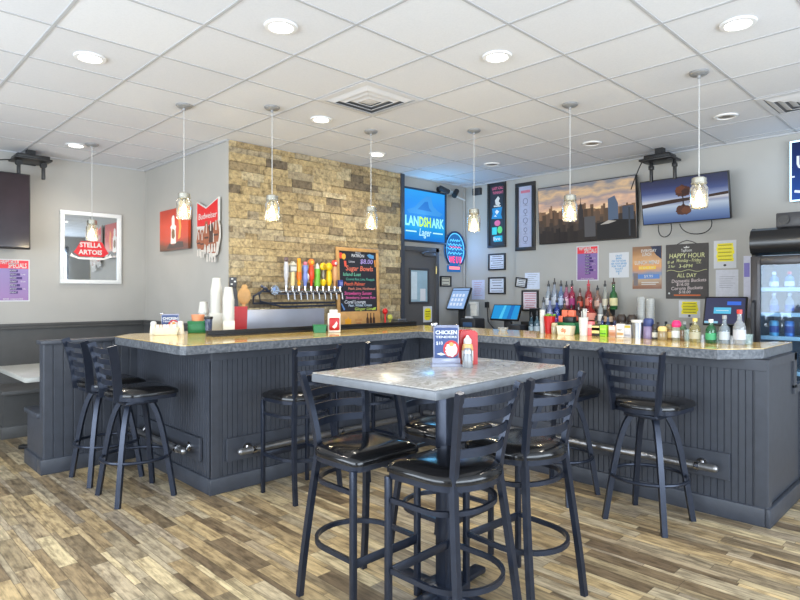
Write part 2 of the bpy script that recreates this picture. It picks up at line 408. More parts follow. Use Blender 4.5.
for zz in (.3, 1.0, 1.75):
    q = B(); q.cyl((5.955, YD-.06, zz-.05), (5.955, YD-.06, zz+.05), .009, n=10); q.done('hinge', door, mat((190, 170, 110), .35, metal=.8))

# ================================================================== BAR COUNTER
BX, BY, RXF, EY = 1.995, 3.93, 4.14, .995      # base faces: end of the bar, front run, right run, cut end
def beads(p0, p1, nrm, pitch=.0405, t=.022):
    """outline of tongue-and-groove boarding between two plan points, grooves cut into its face"""
    p0, p1, nrm = Vector(p0), Vector(p1), Vector(nrm); L = (p1-p0).length; u = (p1-p0)/L; n = max(1, round(L/pitch)); w = L/n
    pts = []
    for i in range(n):
        for s_, d_ in ((0, .006), (.06, .006), (.12, 0), (.94, 0)): pts.append(p0 + u*w*(i+s_) - nrm*d_)
    pts.append(p1 - nrm*.006); pts += [p1 - nrm*t, p0 - nrm*t]
    return [(q.x, q.y) for q in pts]
bar = thing('bar_counter', 'charcoal boarded bar base wrapping round the serving area', 'bar', (3.0, 3.9, 0))
def bpart(bld, name, m, sm=0, par=None):
    o = bld.done(name, None, m, sm)
    o.parent = par or bar
    o.matrix_parent_inverse = Matrix.Translation((-3.0, -3.9, 0)); return o
HB = 1.025
runs = [((BX, 5.304), (BX, BY), (-1, 0), 'beadboard_panel'), ((BX, BY), (RXF, BY), (0, -1), 'beadboard_panel'), ((RXF, BY), (RXF, EY), (-1, 0), 'beadboard_panel')]
for p0, p1, nr, nm in runs:
    q = B(); q.prism(beads(p0, p1, nr), .02, HB); bpart(q, nm, M_char)
q = B(); q.box((BX+.022, BY+.022, 0), (BX+.10, 5.304, HB)); q.box((BX+.022, BY+.022, 0), (RXF+.1, BY+.10, HB)); q.box((RXF+.022, EY+.03, 0), (RXF+.10, BY+.02, HB))
bpart(q, 'frame', M_char)
q = B()   # plain cut end with raised border, lower behind
q.prism([(RXF, 0), (5.06, 0), (5.06, .80), (4.86, .80), (4.86, HB), (RXF, HB)], EY+.012, EY+.035, 'y')
bpart(q, 'end_panel', M_char)
q = B()
q.box((RXF-.004, EY-.006, .02), (RXF+.075, EY+.02, HB), .002); q.box((4.80, EY-.004, .78), (4.865, EY+.012, HB), .002)
q.box((5.0, EY-.004, .10), (5.065, EY+.012, .80), .002); q.box((4.80, EY-.004, .74), (5.065, EY+.012, .80), .002); q.box((RXF, EY-.004, .97), (4.865, EY+.012, HB), .002)
bpart(q, 'end_border', M_char)
q = B()   # corner boards and top band under the overhang
q.box((BX-.006, BY-.006, .10), (BX+.055, BY+.02, HB), .002); q.box((BX-.006, BY, .10), (BX+.02, BY+.06, HB), .002)
q.box((BX, BY-.010, .955), (RXF, BY+.01, HB), .002); q.box((RXF-.010, EY, .955), (RXF+.01, BY, HB), .002); q.box((BX-.010, BY, .955), (BX+.01, 5.304, HB), .002)
q.box((RXF-.005, EY-.003, .10), (RXF+.02, EY+.07, HB), .002)
bpart(q, 'trim_board', M_char)
for a, bb in (((BX-.02, BY+.0102, 0), (BX+.01, 5.284, .115)), ((BX-.02, BY-.021, 0), (RXF-.0202, BY+.01, .115)), ((RXF-.02, EY+.0102, 0), (RXF+.01, BY+.01, .115)), ((RXF-.02, EY-.02, 0), (5.08, EY+.01, .115))):
    q = B(); q.box(a, bb, .006); bpart(q, 'baseboard', M_char, 35)
# foot rails on backing boards
M_rail = mat((150, 150, 152), .3, metal=.85, var=.15, scale=12)
def foot_rail(p0, p1, nr, zr=.30):
    p0, p1, nr = Vector((*p0, zr)), Vector((*p1, zr)), Vector((*nr, 0)); u = (p1-p0).normalized(); L = (p1-p0).length
    q = B(); a = p0 + nr*.005; e = p1 - nr*.0 + nr*.026
    q.box((min(a.x, e.x), min(a.y, e.y), zr-.085), (max(a.x, e.x), max(a.y, e.y), zr+.085), .003); bd = bpart(q, 'backing_board', M_char)
    q = B(); s, f = p0 + nr*.12 + u*.06, p1 + nr*.12 - u*.06; q.cyl(s, f, .024, n=14)
    q.ball(s, .024); q.ball(f, .024); rl = bpart(q, 'foot_rail', M_rail, 35)
    k = max(2, int(L/.9)+1)
    for i in range(k):
        w = p0 + u*(.16 + (L-.32)*i/(k-1)); q = B()
        q.cyl(w + nr*.026, w + nr*.034, .035, n=14); q.tube([w + nr*.03 + Vector((0,0,.01)), w + nr*.07 + Vector((0,0,-.035)), w + nr*.12 + Vector((0,0,-.024))], .010)
        q.cyl(w + nr*.12 - u*.015, w + nr*.12 + u*.015, .029, n=14)
        bpart(q, 'rail_bracket', M_chrome, 35, bar)
foot_rail((2.10, BY), (4.05, BY), (0, -1)); foot_rail((RXF, 3.80), (RXF, 1.20), (-1, 0), .33); foot_rail((BX, 4.06), (BX, 5.20), (-1, 0))

# counter top: gold resin surface in a rough dark edge, and a black service rail along its inner side
def gold_mat():
    m = bpy.data.materials.new('gold_resin'); m.use_nodes = True; nt = m.node_tree; p = nt.nodes['Principled BSDF']
    tc = node(nt, 'ShaderNodeTexCoord')
    n1 = node(nt, 'ShaderNodeTexNoise', {'Vector': tc.outputs['Object'], 'Scale': 7., 'Detail': 8., 'Roughness': .7, 'Distortion': 1.5})
    col = ramp(nt, n1.outputs[0], [(.30, c(120,92,44)), (.42, c(196,160,84)), (.55, c(226,196,116)), (.68, c(206,186,140)), (.8, c(158,140,110))])
    nt.links.new(col, p.inputs['Base Color']); p.inputs['Roughness'].default_value = .14; p.inputs['Coat Weight'].default_value = .3; return m
def slate_mat():
    m = bpy.data.materials.new('chiselled_edge'); m.use_nodes = True; nt = m.node_tree; p = nt.nodes['Principled BSDF']
    tc = node(nt, 'ShaderNodeTexCoord')
    n1 = node(nt, 'ShaderNodeTexNoise', {'Vector': tc.outputs['Object'], 'Scale': 45., 'Detail': 5., 'Roughness': .6})
    nt.links.new(ramp(nt, n1.outputs[0], [(.35, c(72,77,84)), (.65, c(112,116,122))]), p.inputs['Base Color']); p.inputs['Roughness'].default_value = .45
    b = node(nt, 'ShaderNodeBump', {'Height': n1.outputs[0], 'Strength': .8, 'Distance': .01}); nt.links.new(b.outputs[0], p.inputs['Normal']); return m
M_gold, M_slate = gold_mat(), slate_mat(); TOP = 1.09
outl = [(1.90, 5.22), (1.70, 4.98), (1.70, 3.79), (1.73, 3.76), (3.95, 3.76), (3.95, 1.22), (4.20, 1.03), (4.92, 1.03), (4.92, 1.10), (4.70, 1.22), (4.70, 4.43), (2.70, 4.43), (2.70, 5.22)]
top = thing('bar_countertop', 'gold resin bar top with rough dark edge on the charcoal bar', 'countertop', (3.0, 3.9, TOP))
MT = Matrix.Translation((-3.0, -3.9, -TOP))
def tpart(q, name, m):
    o = q.done(name, None, m, 0); o.parent = top; o.matrix_parent_inverse = MT; return o
q = B(); q.prism(outl, HB+.001, TOP-.004, bev=.004); tpart(q, 'edge', M_slate)
q = B(); q.prism(outl, TOP-.0035, TOP, bev=.001); tpart(q, 'surface', M_gold)
q = B(); q.prism([(2.22, 4.43), (4.62, 4.43), (4.62, 4.47), (2.22, 4.47)], TOP-.03, TOP+.045, bev=.004); q.prism([(2.22, 4.36), (4.55, 4.36), (4.55, 4.43), (2.22, 4.43)], TOP+.0005, TOP+.012)
tpart(q, 'service_rail', M_blk)

# work counters behind the bar
q = B(); q.box((2.74, 4.80, 0), (5.255, YB-.05, .99), .004)
tag(q.done('tap_counter', None, M_dark, 35), 'low dark counter under the beer taps against the stone wall', 'counter')
q = B(); q.box((6.0, 1.66, 0), (XP-.005, 5.32, .94), .004)
bb_ = tag(q.done('back_counter', None, M_dark, 35), 'low dark back counter under the bottles along the long wall', 'counter')
q = B(); q.box((6.20, 3.13, .942), (XP-.008, 4.16, 1.09), .003); q.box((6.39, 3.13, 1.09), (XP-.008, 4.16, 1.25), .003)
tag(q.done('bottle_riser', None, M_blk, 35), 'black stepped riser carrying the liquor bottles', 'shelf')
q = B(); q.box((4.30, 1.16, .74), (5.04, EY+.06, .79), .004)
q.box((4.42, EY+.045, 0), (4.46, 1.16, .74)); q.box((4.96, EY+.045, 0), (5.0, 1.16, .74))
tag(q.done('work_shelf', None, mat((190,190,190), .4), 35), 'narrow pale work shelf behind the cut end of the bar', 'shelf')

# ================================================================== BOOTH
bench = thing('booth_bench', 'charcoal booth bench with high boarded back beside the bar', 'bench', (2.0, 5.4, 0))
def at0(o, par): o.parent = par; o.matrix_parent_inverse = Matrix.Translation(-par.location); return o
q = B(); q.prism(beads((1.27, 5.305), (BX+.08, 5.305), (0, -1), .075, .1), .10, 1.03); at0(q.done('backrest', None, M_char, 0), bench)
q = B(); q.box((1.25, 5.285, 1.03), (BX-.006, 5.42, 1.06), .004); at0(q.done('cap', None, M_char), bench)
q = B(); q.box((1.27, 5.405, .10), (2.86, 5.79, .43)); at0(q.done('seat_box', None, M_char, 0), bench)
q = B(); q.box((1.25, 5.405, .43), (2.86, 5.83, .47), .008); at0(q.done('seat', None, M_char), bench)
q = B(); q.box((1.25, 5.285, 0), (BX-.025, 5.40, .12), .004); q.box((1.25, 5.40, 0), (2.86, 5.81, .12), .004); at0(q.done('baseboard', None, M_char), bench)
bench2 = thing('booth_bench', 'charcoal booth bench against the wainscot beyond the booth table', 'bench', (2.0, 7.1, 0))
q = B(); q.box((1.30, 6.87, .10), (2.86, 7.42, .43)); at0(q.done('seat_box', None, M_char2, 0), bench2)
q = B(); q.box((1.28, 6.83, .43), (2.86, 7.42, .475), .008); at0(q.done('seat', None, M_char2), bench2)
q = B(); q.box((1.28, 6.85, 0), (2.86, 7.42, .12), .004); at0(q.done('baseboard', None, M_char2), bench2)
bt = thing('booth_table', 'pale topped booth table on a black pedestal between the benches', 'table', (1.9, 6.15, 0))
q = B(); q.box((1.21, 5.60, .70), (2.80, 6.72, .74), .006); at0(q.done('tabletop', None, mat((176, 176, 170), .3, var=.06, scale=12)), bt)
q = B(); q.cyl((1.55, 6.15, .03), (1.55, 6.15, .70), .035); q.cyl((1.55,6.15,.68), (1.55,6.15,.70), .12); at0(q.done('pedestal', None, M_blk), bt)
q = B()
for a in (45, 135): q.box((-.30, -.035, 0), (.30, .035, .035), .008, Matrix.Translation((1.55, 6.15, 0)) @ Matrix.Rotation(R(a), 4, 'Z'))
at0(q.done('base', None, M_blk), bt)

# ================================================================== STOOLS
def arc(cx, cy, rx, ry, a0, a1, n, z): return [(cx + rx*math.cos(R(a0+(a1-a0)*i/n)), cy + ry*math.sin(R(a0+(a1-a0)*i/n)), z) for i in range(n+1)]
def bez(ps, n=14):
    out = []
    for i in range(n+1):
        t = i/n; q = [Vector(p) for p in ps]
        while len(q) > 1: q = [a.lerp(b_, t) for a, b_ in zip(q, q[1:])]
        out.append(q[0])
    return out
def seat_shape(w, f, back, n=12, rc=.05):
    """D-shaped seat plan: straight front at y=f, round back down to y=back"""
    k = back + w*.78
    pts = [(-w+rc, f), ] if False else []
    for a in range(0, 91, 30): pts.append((w-rc + rc*math.sin(R(a)), f-rc + rc*math.cos(R(a))))
    pts.append((w, k))
    for i in range(1, n): a = PI*i/n; pts.append((w*math.cos(a), k - (k-back)*math.sin(a)))
    pts.append((-w, k))
    for a in range(90, -1, -30): pts.append((-(w-rc) - rc*math.sin(R(a)), f-rc + rc*math.cos(R(a))))
    return pts
def cushion(q, plan, z0, z1, z2):
    """padded seat: wall, rounded shoulder, gently crowned top"""
    cx = sum(p[0] for p in plan)/len(plan); cy = sum(p[1] for p in plan)/len(plan)
    levels = [(1, z0), (1.0, z1-.012), (.985, z1), (.94, z1+.008), (.80, z2-.004), (.5, z2), (.2, z2+.001)]
    rings = [[q.bm.verts.new((cx+(x-cx)*k, cy+(y-cy)*k, z)) for x, y in plan] for k, z in levels]; n = len(plan)
    q._poly(rings[0][::-1] if False else rings[0])
    for a, bq in zip(rings, rings[1:]):
        for i in range(n): q._poly([a[i], a[(i+1) % n], bq[(i+1) % n], bq[i]])
    q._poly(rings[-1]); bmesh.ops.recalc_face_normals(q.bm, faces=q.bm.faces[:]); return q
def ladder_stool(label, loc, rz, group):
    t = thing('bar_stool', label, 'stool', loc, rz, group)
    WA = [(.200, -.205, 0), (.196, -.180, .22), (.172, -.150, .48), (.152, -.128, .665)]
    WB = [(.150, -.126, .70), (.152, -.135, .80), (.172, -.160, .93), (.200, -.196, 1.062)]
    up_ = bez(WB, 24)
    for s in (-1, 1):
        q = B(); q.bar([(s*v.x, v.y, v.z) for v in bez(WA, 7) + bez(WB, 9)], .028, .026, up=(0, 1, 0)); q.done('rear_leg', t, M_iron)
        q = B(); q.box((s*.198-.013, .172, 0), (s*.198+.013, .198, .672), .003); q.done('front_leg', t, M_iron)
    for z in (1.022, .955, .886, .815):
        v = min(up_, key=lambda p: abs(p.z - z)); n = 10; q = B()
        q.bar([(v.x*(-1+2*i/n), v.y - .050*(1-(-1+2*i/n)**2), z) for i in range(n+1)], .007, .035); q.done('back_slat', t, M_iron)
    pl = seat_shape(.208, .215, -.195)
    q = B(); q.prism([(x*.97, y*.97) for x, y in pl], .664, .690); q.done('seat_frame', t, M_iron)
    q = B(); cushion(q, pl, .690, .716, .742); q.done('seat', t, M_vinyl, 50)
    for z, by, h in ((.575, -.16, .02), (.28, -.21, .022)):
        pts = [(-.195, .185, z), (-.195, .08, z)] + arc(0, -.02, .195, abs(by)-.02 if False else -(by)-.02, 180, 360, 14, z) + [(.195, .08, z), (.195, .185, z)]
        q = B(); q.bar(pts, .016, h); q.done('footrest_ring', t, M_iron)
    q = B(); q.box((-.186, .180, .25), (.186, .190, .29), .002); q.done('front_rail', t, M_iron)
    return t
def swivel_stool(label, loc, rz, group):
    t = thing('swivel_stool', label, 'stool', loc, rz, group)
    for sx in (-1, 1):
        for sy in (-1, 1):
            q = B(); pts = bez([(sx*.070, sy*.070, .672), (sx*.13, sy*.13, .60), (sx*.155, sy*.155, .30), (sx*.192, sy*.192, 0)], 12)
            q.bar(pts, .032, .032, up=(-sx, -sy, .2)); q.done('leg', t, M_iron)
    q = B(); q.tube(arc(0, 0, .228, .228, 0, 350, 35, .285), .0115, 8, True); q.done('footrest_ring', t, M_iron)
    q = B(); q.box((-.11, -.11, .660), (.11, .11, .682), .004); q.cyl((0, 0, .682), (0, 0, .70), .09, n=20); q.done('swivel_plate', t, M_iron)
    pl = seat_shape(.215, .235, -.205, rc=.06)
    q = B(); q.prism([(x*.96, y*.96) for x, y in pl], .70, .735); q.done('seat_frame', t, M_iron)
    q = B(); cushion(q, pl, .728, .752, .778); q.done('seat', t, M_vinyl, 50)
    for s in (-1, 1):
        x = s*.205
        q = B(); q.bar([(s*.19, -.02, .715), (s*.175, -.10, .715), (s*.145, -.168, .73)], .010, .045)
        pts = bez([(s*.142, -.172, .70), (s*.148, -.178, .82), (s*.17, -.19, .94), (s*.202, -.235, 1.085)], 10)
        q.bar(pts, .014, .058, up=(0, 1, .15)); q.done('back_post', t, M_iron)
    for z, y, w in ((1.045, -.222, .192), (.972, -.202, .176), (.900, -.190, .163), (.828, -.182, .153)):
        q = B(); n = 10
        q.bar([(w*(-1+2*i/n), y - .030*(1-(-1+2*i/n)**2), z) for i in range(n+1)], .008, .036); q.done('back_slat', t, M_iron)
    return t
G1, G2, G3 = 'ladder back stools around the high table', 'ladder back stools along the left bar front', 'swivel stools along the bar'
l0 = ladder_stool('black ladder back stool tucked under the near table edge, closest to the viewer', (1.897, 1.607, 0), R(1), G1)
dup(l0, (2.405, 1.60, 0), R(-4), 'black ladder back stool at the right corner of the high table', G1)
dup(l0, (1.83, 2.125, 0), R(180), 'black ladder back stool at the left end of the high table, seat facing right', G1)
dup(l0, (2.43, 2.14, 0), R(181), 'black ladder back stool mostly hidden behind the table pedestal', G1)
dup(l0, (2.49, 3.545, 0), R(2), 'black ladder back stool at the bar left of the high table, nearest the counter corner', G2)
dup(l0, (3.18, 3.565, 0), R(0), 'black ladder back stool at the bar just above the high table, back rising behind it', G2)
s0 = swivel_stool('black swivel stool standing free before the right bar run', (3.75, 1.56, 0), R(-94), G3)
dup(s0, (3.78, 2.21, 0), R(-92), 'black swivel stool behind the right table stool, second along the right bar run', G3)
dup(s0, (1.615, 4.31, 0), R(-90), 'black swivel stool at the left end of the bar, nearer of the two', G3)
dup(s0, (1.615, 4.905, 0), R(-88), 'black swivel stool at the left end of the bar beside the booth back', G3)

# ================================================================== HIGH TABLE
def stone_top():
    m = bpy.data.materials.new('grey_veined_laminate'); m.use_nodes = True; nt = m.node_tree; p = nt.nodes['Principled BSDF']
    tc = node(nt, 'ShaderNodeTexCoord')
    n1 = node(nt, 'ShaderNodeTexNoise', {'Vector': tc.outputs['Object'], 'Scale': 9., 'Detail': 9., 'Roughness': .65, 'Distortion': 1.2})
    col = ramp(nt, n1.outputs[0], [(.30, c(128,124,118)), (.46, c(166,162,157)), (.50, c(130,124,116)), (.54, c(170,167,162)), (.7, c(186,184,180))])
    nt.links.new(col, p.inputs['Base Color']); p.inputs['Roughness'].default_value = .22; return m
ht = thing('high_table', 'high rectangular table with grey stone look top and black pedestal', 'table', (2.143, 1.868, 0), R(3))
q = B(); q.box((-.518, -.365, 1.030), (.518, .365, 1.066), .004); q.done('edge_band', ht, mat((104, 108, 114), .4, var=.08))
q = B(); q.box((-.515, -.362, 1.0665), (.515, .362, 1.072), .002); q.done('tabletop', ht, stone_top())
q = B(); q.box((-.032, -.032, .03), (.032, .032, 1.02), .004); q.box((-.16, -.16, 1.018), (.16, .16, 1.034), .003); q.done('pedestal', ht, M_iron)
q = B()
for a in (0, 90):
    q.box((-.30, -.035, 0), (.30, .035, .03), .008, Matrix.Rotation(R(a), 4, 'Z'))
q.box((-.09, -.09, .0), (.09, .09, .05), .008); q.done('base', ht, M_iron)

# ---- things on the high table
TT = 1.0722
def menu_stand(loc, rz, w, h, label, group=None, full=True):
    t = thing('menu_stand', label, 'menu', loc, rz, group)
    q = B(); q.prism([(-w/2-.012, -.038), (w/2+.012, -.038), (w/2+.012, .038), (-w/2-.012, .038)], 0, .012, bev=.002)
    q.box((-w/2-.006, -.012, .012), (w/2+.006, .012, .04), .002); q.done('base', t, clear((190, 195, 215), .45, .1))
    q = B(); q.box((-w/2, -.005, .03), (w/2, .005, h), .001); q.done('holder', t, clear((190, 195, 220), .35, .1))
    bl = mat((46, 66, 112), .5); q = B(); q.m(bl).box((-w/2+.006, -.0062, .038), (w/2-.006, -.0052, h-.012)); y = -.0065
    q.m(M_white); sc = w/.125
    q.text('CHICKEN', .026*sc, 0, h-.036*sc, y, w*.84, .03); q.text('TENDERS', .015*sc, 0, h-.058*sc, y, w*.84, .02)
    q.text('$10', .022*sc, -w*.27, h-.088*sc, y, None, .01)
    q.m(M_red).shape([(w*.20 + .040*sc*math.cos(a*PI/12), h*.42 + .042*sc*math.sin(a*PI/12)) for a in range(24)], y)
    q.m(M_white).shape([(w*.20 + .029*sc*math.cos(a*PI/12)*(1+.12*math.sin(3*a)), h*.40 + .034*sc*math.sin(a*PI/12)*(1+.1*math.cos(2*a))) for a in range(24)], y-.001)
    q.m(mat((214, 150, 80), .6)).shape([(w*.20 + .012*sc*math.cos(a*PI/6), h*.53 + .010*sc*math.sin(a*PI/6)) for a in range(12)], y-.002)
    q.m(M_white).shape([(-w*.38, .06*sc), (-w*.2, .066*sc), (-w*.05, .058*sc), (w*.04, .066*sc), (w*.02, .058*sc), (-w*.2, .052*sc)], y)
    q.text('DIP', .014*sc, w*.25, .060*sc, y, w*.28)
    q.done('menu_card', t, None, 0)
    q = B(); q.ball((-w/2+.002, 0, h+.002), .011, (1.4, .8, .9)); q.ball((-w/2+.014, 0, h+.006), .008); q.done('clip', t, M_chrome)
    return t
menu_stand((2.227, 1.932, TT), R(-42), .127, .203, 'clear menu stand with blue chicken card on the high table')
q = B()   # tall red napkin holder, open slot
q.prism([(-.045, 0), (.045, 0), (.045, .16), (.030, .172), (-.030, .172), (-.045, .16)], -.045, -.038, 'y'); q.prism([(-.045, 0), (.045, 0), (.045, .16), (.030, .172), (-.030, .172), (-.045, .16)], .038, .045, 'y')
q.box((-.045, -.038, 0), (.045, .038, .012)); q.box((-.045, -.038, .012), (-.038, .038, .15)); q.box((.038, -.038, .012), (.045, .038, .15))
nh = tag(q.done('napkin_holder', None, M_red, 35, (2.385, 1.925, TT), (0, 0, R(-40))), 'red plastic napkin holder behind the menu stand on the table', 'napkin holder')
q = B(); q.box((-.034, -.03, .0125), (.034, .03, .155), .004); q.done('napkins', nh, M_white)
sb = thing('sauce_bottle', 'tan squeeze bottle with white cap before the red napkin holder', 'bottle', (2.325, 1.875, TT))
q = B(); q.lathe([(0, 0), (.026, 0), (.028, .01), (.028, .085), (.024, .105), (.014, .112)]); q.done('body', sb, mat((206, 160, 100), .4))
q = B(); q.lathe([(.018, .108), (.020, .112), (.020, .128), (.012, .138), (.005, .15), (0, .151)]); q.done('cap', sb, M_white)
q = B(); q.lathe([(.0288, .025), (.0288, .075)]); q.done('paper_label', sb, M_white)
def shaker(loc, label, group, body, capm, s=1.):
    t = thing('shaker', label, 'shaker', loc, 0, group)
    q = B(); q.lathe([(0, 0), (.022*s, 0), (.023*s, .004), (.019*s, .05*s), (.017*s, .062*s), (0, .062*s)], 14); q.done('body', t, body)
    q = B(); q.lathe([(.018*s, .06*s), (.018*s, .074*s), (.013*s, .082*s), (0, .084*s)], 14); q.done('cap', t, capm); return t
shaker((2.252, 1.815, TT), 'clear glass shaker beside the menu stand on the high table', None, clear((150, 155, 160), .5), M_steel, 1.15)

# ================================================================== CEILING FITTINGS
def pendant(loc, zb, label):
    L = CZ - zb; t = thing('pendant_light', label, 'pendant light', (*loc, CZ), 0, 'mason jar pendants over the bar')
    q = B(); q.lathe([(0, -.001), (.062, -.001), (.062, -.012), (.05, -.022), (.012, -.028), (.010, -.045), (0, -.045)], 24); q.done('canopy', t, mat((150, 150, 150), .4, metal=.3))
    q = B(); q.tube([(0, 0, -.04), (0, 0, -(L-.20))], .0032, 6, up=(1, 0, 0)); q.done('cord', t, mat((190, 190, 188), .5))
    z = -L
    q = B(); q.lathe([(.030, z+.215), (.047, z+.207), (.049, z+.165), (.047, z+.163), (.046, z+.205), (.014, z+.21), (.012, z+.16), (0, z+.16)], 24)
    q.tube(arc(0, 0, .0495, .0495, 0, 345, 24, z+.172), .003, 6, True); q.done('jar_lid', t, mat((190, 188, 176), .25, metal=.8))
    q = B(); q.lathe([(.044, z+.166), (.046, z+.155), (.056, z+.142), (.058, z+.125), (.058, z+.015), (.052, z+.002), (.02, z), (0, z+.002)], 28); q.done('jar', t, M_jar)
    q = B(); q.cyl((0, 0, z+.165), (0, 0, z+.125), .014); q.done('socket', t, M_chrome)
    q = B(); q.lathe([(.008, z+.128), (.011, z+.118), (.021, z+.095), (.023, z+.08), (.018, z+.062), (.008, z+.054), (0, z+.053)], 16); q.done('bulb', t, glow((255, 232, 180), 5))
    l = bpy.data.lights.new('pendant_glow', 'POINT'); l.energy = PEND_W; l.color = (1, .84, .58); l.shadow_soft_size = .03
    o = bpy.data.objects.new('pendant_glow', l); COL.objects.link(o); o.parent = t; o.location = (0, 0, z+.03)
for x, y, zb, lab in ((1.996, 6.498, 1.972, 'mason jar pendant light hanging before the framed mirror'),
                      (2.114, 4.634, 2.035, 'mason jar pendant light hanging before the square red bottle picture'),
                      (2.65, 4.178, 2.025, 'mason jar pendant light before the left half of the stone wall'),
                      (3.701, 4.141, 2.035, 'mason jar pendant light before the right edge of the stone wall'),
                      (4.363, 3.441, 2.01, 'mason jar pendant light right of the oval neon sign'),
                      (4.316, 2.427, 2.015, 'mason jar pendant light before the city skyline screen'),
                      (4.327, 1.453, 2.02, 'mason jar pendant light before the screen with the lone tree')):
    pendant((x, y), zb, lab)
def downlight(x, y, label, on=True):
    t = thing('downlight', label, 'ceiling light', (x, y, CZ), 0, 'recessed ceiling downlights')
    q = B(); q.lathe([(.066, -.008), (.070, -.014), (.092, -.012), (.096, -.001), (.060, -.001), (.066, -.008)], 28); q.done('trim_ring', t, mat((222, 222, 222), .4, var=.02))
    q = B(); q.lathe([(0, -.006), (.066, -.006)], 24)
    for f in q.bm.faces: f.normal_flip()
    q.done('lens', t, glow((255, 250, 238), 14) if on else mat((150, 140, 128), .4))
    if not on:
        q = B(); q.lathe([(0, -.010), (.030, -.010), (.034, -.007)], 16); q.done('lamp_eye', t, mat((110, 104, 98), .3)); return
    l = bpy.data.lights.new('downlight_beam', 'SPOT'); l.energy = DOWN_W; l.color = (1, .93, .82); l.spot_size = R(150); l.spot_blend = .7; l.shadow_soft_size = .07
    o = bpy.data.objects.new('downlight_beam', l); COL.objects.link(o); o.parent = t; o.location = (0, 0, -.03)
for x, y, lab in ((1.885, 2.879, 'lit round downlight nearest the upper middle of the ceiling'), (1.254, 4.122, 'lit round downlight at the left of the ceiling, above the swivel stools'),
                  (1.892, 6.657, 'lit round downlight above the mirror pendant'), (3.136, 4.164, 'lit round downlight just left of the square ceiling vent'),
                  (3.112, 2.267, 'lit round downlight right of the square ceiling vent, above the high table'), (3.702, 1.036, 'lit round downlight at the right, nearest the ceiling pendant by the lone tree'),
                  (4.356, 4.775, 'lit round downlight above the end of the stone wall')): downlight(x, y, lab)
downlight(5.562, 1.65, 'unlit round downlight above the lone tree screen', False)
downlight(5.590, 2.898, 'unlit round downlight above the skyline screen', False)
downlight(5.655, 4.192, 'unlit round downlight above the tall framed prints', False)
# two more lit ones over the seats beside the viewer, outside the picture
def vent(x, y, label):
    t = thing('ceiling_vent', label, 'vent', (x, y, CZ), 0, 'square ceiling vents'); gr = mat((130, 130, 132), .7)
    q = B(); q.box((-.255, -.255, -.004), (.255, .255, -.0005)); q.done('backing', t, gr, 0)
    wm = mat((206, 206, 208), .5, var=.02)
    def ring(a, b_, z0, z1, nm):
        q = B()
        o = [q.bm.verts.new((sx*a, sy*a, z0)) for sx, sy in ((-1,-1),(1,-1),(1,1),(-1,1))]; i = [q.bm.verts.new((sx*b_, sy*b_, z1)) for sx, sy in ((-1,-1),(1,-1),(1,1),(-1,1))]
        o2 = [q.bm.verts.new(v.co + Vector((0,0,.003))) for v in o]; i2 = [q.bm.verts.new(v.co + Vector((0,0,.003))) for v in i]
        for k in range(4):
            j = (k+1) % 4; q._poly([o[k], i[k], i[j], o[j]]); q._poly([o2[k], o2[j], i2[j], i2[k]]); q._poly([o[k], o[j], o2[j], o2[k]]); q._poly([i[k], i2[k], i2[j], i[j]])
        q.done(nm, t, wm, 0)
    ring(.300, .252, -.008, -.012, 'frame')
    for a, b_ in ((.245, .195), (.185, .135), (.125, .07)): ring(a, b_, -.008, -.028, 'louver')
    q = B(); q.box((-.06, -.06, -.022), (.06, .06, -.018), .001); q.done('centre_plate', t, wm)
vent(3.09, 3.472, 'square louvered ceiling vent left of centre of the ceiling')
vent(5.53, 1.05, 'square louvered ceiling vent near the wall above the drinks fridge')

# ================================================================== LEFT WALL
def panel(name, label, cat, loc, rz, w, h, t, m, group=None, rx=0., ry=0.):
    """thin board facing local -Y, its back at y=0; returns a builder to print on, front at y=-t"""
    q = B(); q.m(m).box((-w/2, -t, -h/2), (w/2, 0, h/2)); q.info = (name, label, cat, loc, rz, group, rx, ry); return q
def fin(q, parent=None):
    name, label, cat, loc, rz, group, rx, ry = q.info
    o = q.done(name, None, None, 0, loc, (rx, ry, rz)); return tag(o, label, cat, group)
def frame_parts(t, w, h, d, fw, m, name='frame'):
    q = B()
    for a, b_ in (((-w/2, -h/2), (w/2, -h/2+fw)), ((-w/2, h/2-fw), (w/2, h/2)), ((-w/2, -h/2+fw), (-w/2+fw, h/2-fw)), ((w/2-fw, -h/2+fw), (w/2, h/2-fw))):
        q.box((a[0], -d, a[1]), (b_[0], 0, b_[1]), .003)
    return q.done(name, t, m)
# mirror
mr = thing('framed_mirror', 'white framed beer mirror with red badge on the left grey wall', 'mirror', (2.277, YL-.002, 1.965))
frame_parts(mr, .66, .83, .035, .045, mat((222, 222, 220), .4, var=.02))
q = B(); q.m(mat((205, 210, 214), .03, metal=1., var=.01)).box((-.29, -.015, -.375), (.29, -.003, .375)); q.done('mirror_glass', mr, None, 0)
q = B(); y = -.0155; rd = mat((206, 22, 34), .4)
q.m(rd).shape([(-.155, .0), (-.115, .075), (.115, .075), (.155, .0), (.19, -.055), (.13, -.10), (-.13, -.10), (-.19, -.055)], y)
q.m(mat((226, 222, 214), .4)).shape([(-.21, -.06), (-.19, -.09), (-.13, -.112), (.13, -.112), (.19, -.09), (.21, -.06), (.225, -.10), (.13, -.135), (-.13, -.135), (-.225, -.10)], y)
q.m(rd); q.shape([(-.10, .085), (-.10, .24), (-.02, .20), (.04, .235), (.04, .085)], y-.0) if False else None
q.m(M_white); q.text('STELLA', .075, -.01, .032, y-.001, .235, .03); q.text('ARTOIS', .075, -.01, -.052, y-.001, .255, .03)
q.m(mat((230, 226, 214), .4)).shape([(-.05, .09), (-.02, .13), (.0, .16), (.02, .13), (.05, .09)], y)
q.done('printed_badge', mr, None, 0)
